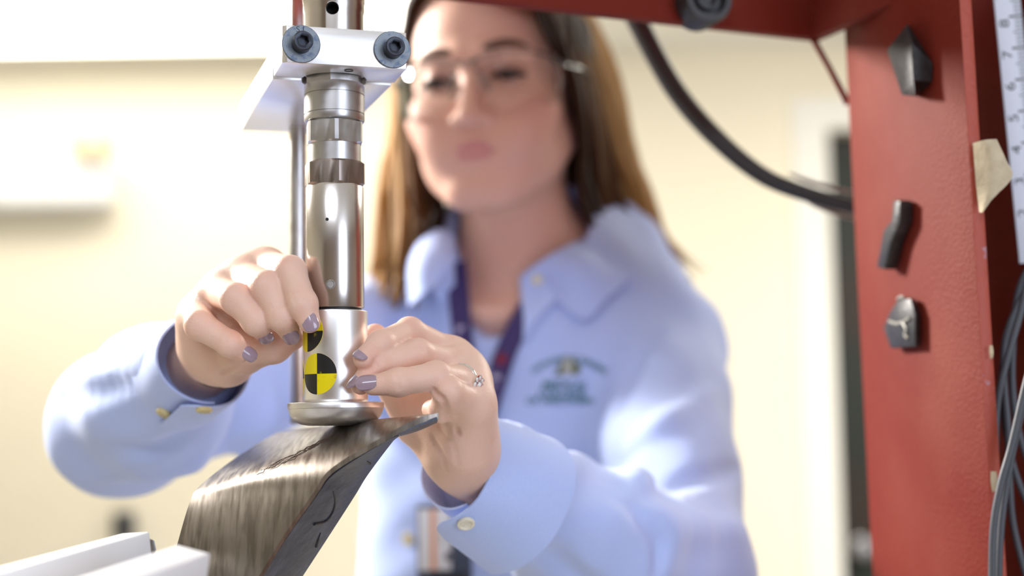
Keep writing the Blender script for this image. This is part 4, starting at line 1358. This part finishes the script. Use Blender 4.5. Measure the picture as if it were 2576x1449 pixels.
# ---- clear safety glasses
gl = empty('safety_glasses', hw(0, -30, 0), 'clear wraparound safety glasses worn by the woman', 'glasses')
for s in (-1, 1):
    rows = []
    for z, k in ((11, 0), (-2, 1.5), (-16, 1.0), (-30, -3)):
        rows.append([tuple(hw(s * x, y - k, z if x > 12 else z * .55 + 3)) for x, y in ((8, -27), (22, -30), (40, -27), (57, -15), (69, 2))])
    patch(rows, .0018, 'lens', M['lens'], gl, 16, 12)
    bm = bmesh.new(); tube(bm, [hw(s * 7, -29, 8), hw(s * 22, -31.5, 12), hw(s * 40, -28.5, 12.5), hw(s * 57, -16, 11.5), hw(s * 69, 2, 8)], .0013, 8, 24); done('brow_bar', bm, M['clear_frame'], gl, 60)
    bm = bmesh.new(); tube(bm, [hw(s * 69, 0, 5), hw(s * 76, 14, 4), hw(s * 82, 50, 6), hw(s * 84, 88, 4), hw(s * 83, 108, -12)], [.0034, .0036, .0024, .0022, .0024], 8, 24, .5); done('temple', bm, M['clear_frame'], gl, 60)
    bm = bmesh.new(); tube(bm, [hw(s * 68, 2, 10), hw(s * 71, 6, -2), hw(s * 69, 4, -28)], [.0026, .0036, .0022], 8, 14, .5); done('side_shield', bm, M['clear_frame'], gl, 60)
    bm = bmesh.new(); tube(bm, [hw(s * 9, -29, 2), hw(s * 13, -25, -6), hw(s * 17, -21, -16)], [.0014, .0024, .0018], 8, 12); done('nose_pad', bm, M['clear_frame'], gl, 60)
bm = bmesh.new(); tube(bm, [hw(-9, -27, 9), hw(0, -24, 8), hw(9, -27, 9)], .0020, 8, 10); done('bridge', bm, M['clear_frame'], gl, 60)

# ---- lanyard and badge
la = empty('lanyard', cp(1200, 1000, .004), 'dark navy neck lanyard with pale and red print over the shirt front', 'lanyard')
for path in ([(1149, 660), (1153, 720), (1158, 790), (1168, 880), (1186, 965), (1192, 1040), (1170, 1140), (1130, 1262)], [(1330, 770), (1312, 806), (1276, 878), (1245, 970), (1218, 1060), (1180, 1150), (1136, 1262)]):
    pts, nn = [], []
    for i_, (x, y) in enumerate(path):
        p, n = cast(ball, x, y, 0); d = (CAM_LOC - p).normalized(); pts.append(p + d * ((.0105 if path[0][0] < 1200 else .0030) if i_ < 3 else .0080)); nn.append((n + d).normalized())
    bm = bmesh.new(); ribbon(bm, pts, nn, .0185, .0011, 50); done('strap', bm, M['lanyard'], la, 40)
for x, y, w, h, m_ in ((1247, 952, .0085, .0075, 'lan_white'), (1238, 976, .0085, .006, 'lan_white'), (1230, 1006, .0085, .009, 'lan_white'), (1262, 904, .008, .010, 'lan_red'), (1153, 800, .007, .016, 'lan_white'), (1160, 840, .007, .014, 'lan_white')):
    p, n = cast(ball, x, y, 0); d = (CAM_LOC - p).normalized(); p = p + d * .0088
    t = (at(x - (14 if x > 1200 else -4), y + 34, 1.25) - at(x, y, 1.25)).normalized(); s_ = t.cross(d).normalized()
    bm = bmesh.new(); box(bm, p, t, s_, d, h, w, .0005); o = done('print', bm, M[m_], la, 30)
    if m_ == 'lan_red': o['label'] = 'dark red print'
bp = cp(1112, 1362, .026); bz = (Vector(bp) - CAM_LOC).dot(fwd)
bd = empty('id_badge', bp, 'white badge card with an orange stripe in a dark holder hanging at the waist', 'badge')
kx = bz / F_PX
bx = Vector((1, .10, .0)).normalized(); bz_ = Vector((-.06, .02, 1)).normalized(); by_ = bx.cross(bz_).normalized(); bz_ = by_.cross(bx) * -1
B0 = Vector(bp)
pt = lambda px, py, f: B0 + bx * ((px - 1112) * kx) - bz_ * ((py - 1362) * kx) + (CAM_LOC - B0).normalized() * f
if bz_.z < 0: bz_ = -bz_
bn = (CAM_LOC - B0).normalized()
bm = bmesh.new(); box(bm, pt(1118, 1375, 0), bx, bz_, bn, 138 * kx, 210 * kx, .0030, .001); done('holder', bm, M['holder'], bd, 30)
bm = bmesh.new(); box(bm, pt(1094, 1357, .0021), bx, bz_, bn, 80 * kx, 152 * kx, .0010, .0004); card = done('card', bm, M['card'], bd, 30)
bm = bmesh.new(); box(bm, pt(1090, 1357, .0028), bx, bz_, bn, 14 * kx, 150 * kx, .0004); done('stripe', bm, M['orange'], card, 30)['label'] = 'orange stripe'
bm = bmesh.new(); box(bm, pt(1112, 1352, .0028), bx, bz_, bn, 7 * kx, 36 * kx, .0004); done('print', bm, M['thread_grey'], card, 30)
bm = bmesh.new(); lathe(bm, [(.0, .0016), (.003, .0014), (.0042, .0002), (.0042, -.001)], pt(1130, 1400, .003), bn, 20, False); done('snap', bm, M['grey_plastic'], bd, 40)
bm = bmesh.new(); box(bm, pt(1128, 1462, .003), bx, bz_, bn, 88 * kx, 40 * kx, .0020, .0008); done('clip', bm, M['gap_black'], bd, 30)

# ---- ring and hair tie
m0, m1 = Vector(R_rng[0][1]), Vector(R_rng[0][0]); axr = (m1 - m0).normalized(); rc_ = m0 + (m1 - m0) * .72
rg = empty('ring', rc_, 'silver ring with a cluster of clear stones on the ring finger', 'ring')
bm = bmesh.new(); torus(bm, rc_, axr, 0.0097, .0011, 48, 8); done('band', bm, M['silver'], rg, 180)
hd_ = at(1168, 962, .795) - rc_; hd_ -= axr * hd_.dot(axr); vd = (CAM_LOC - rc_).normalized(); vd -= axr * vd.dot(axr); hd_ = (vd.normalized() * .9 + cam_r * .35 - axr * axr.dot(cam_r) * .35).normalized()
sd = axr.cross(hd_)
bm = bmesh.new(); lathe(bm, [(.0010, -.002), (.0052, .0012), (.0058, .002), (.0052, .0022)], rc_ + hd_ * .0100, hd_, 18, False); done('setting', bm, M['silver'], rg, 30)
for i in range(9):
    a = 2 * math.pi * i / 8; rr = 0 if i == 8 else .0042
    p = rc_ + hd_ * (.0128 if i == 8 else .0122) + axr * (rr * math.cos(a)) + sd * (rr * math.sin(a))
    r = .0028 if i == 8 else .0016
    bm = bmesh.new(); lathe(bm, [(.0, -r * .9), (r, 0), (r * .62, r * .45), (.0, r * .45)], p, hd_, 8, False); done('stone', bm, M['gem'], rg, 10)
axl = Vector(EL_L - WR_L).normalized()
bm = bmesh.new(); torus(bm, Vector(WR_L) + axl * .0015, axl, .0200, .0015, 56, 8)
tag(done('hair_tie', bm, M['gap_black'], None, 180), 'thin black hair elastic worn round the wrist at the left cuff', 'hair tie')
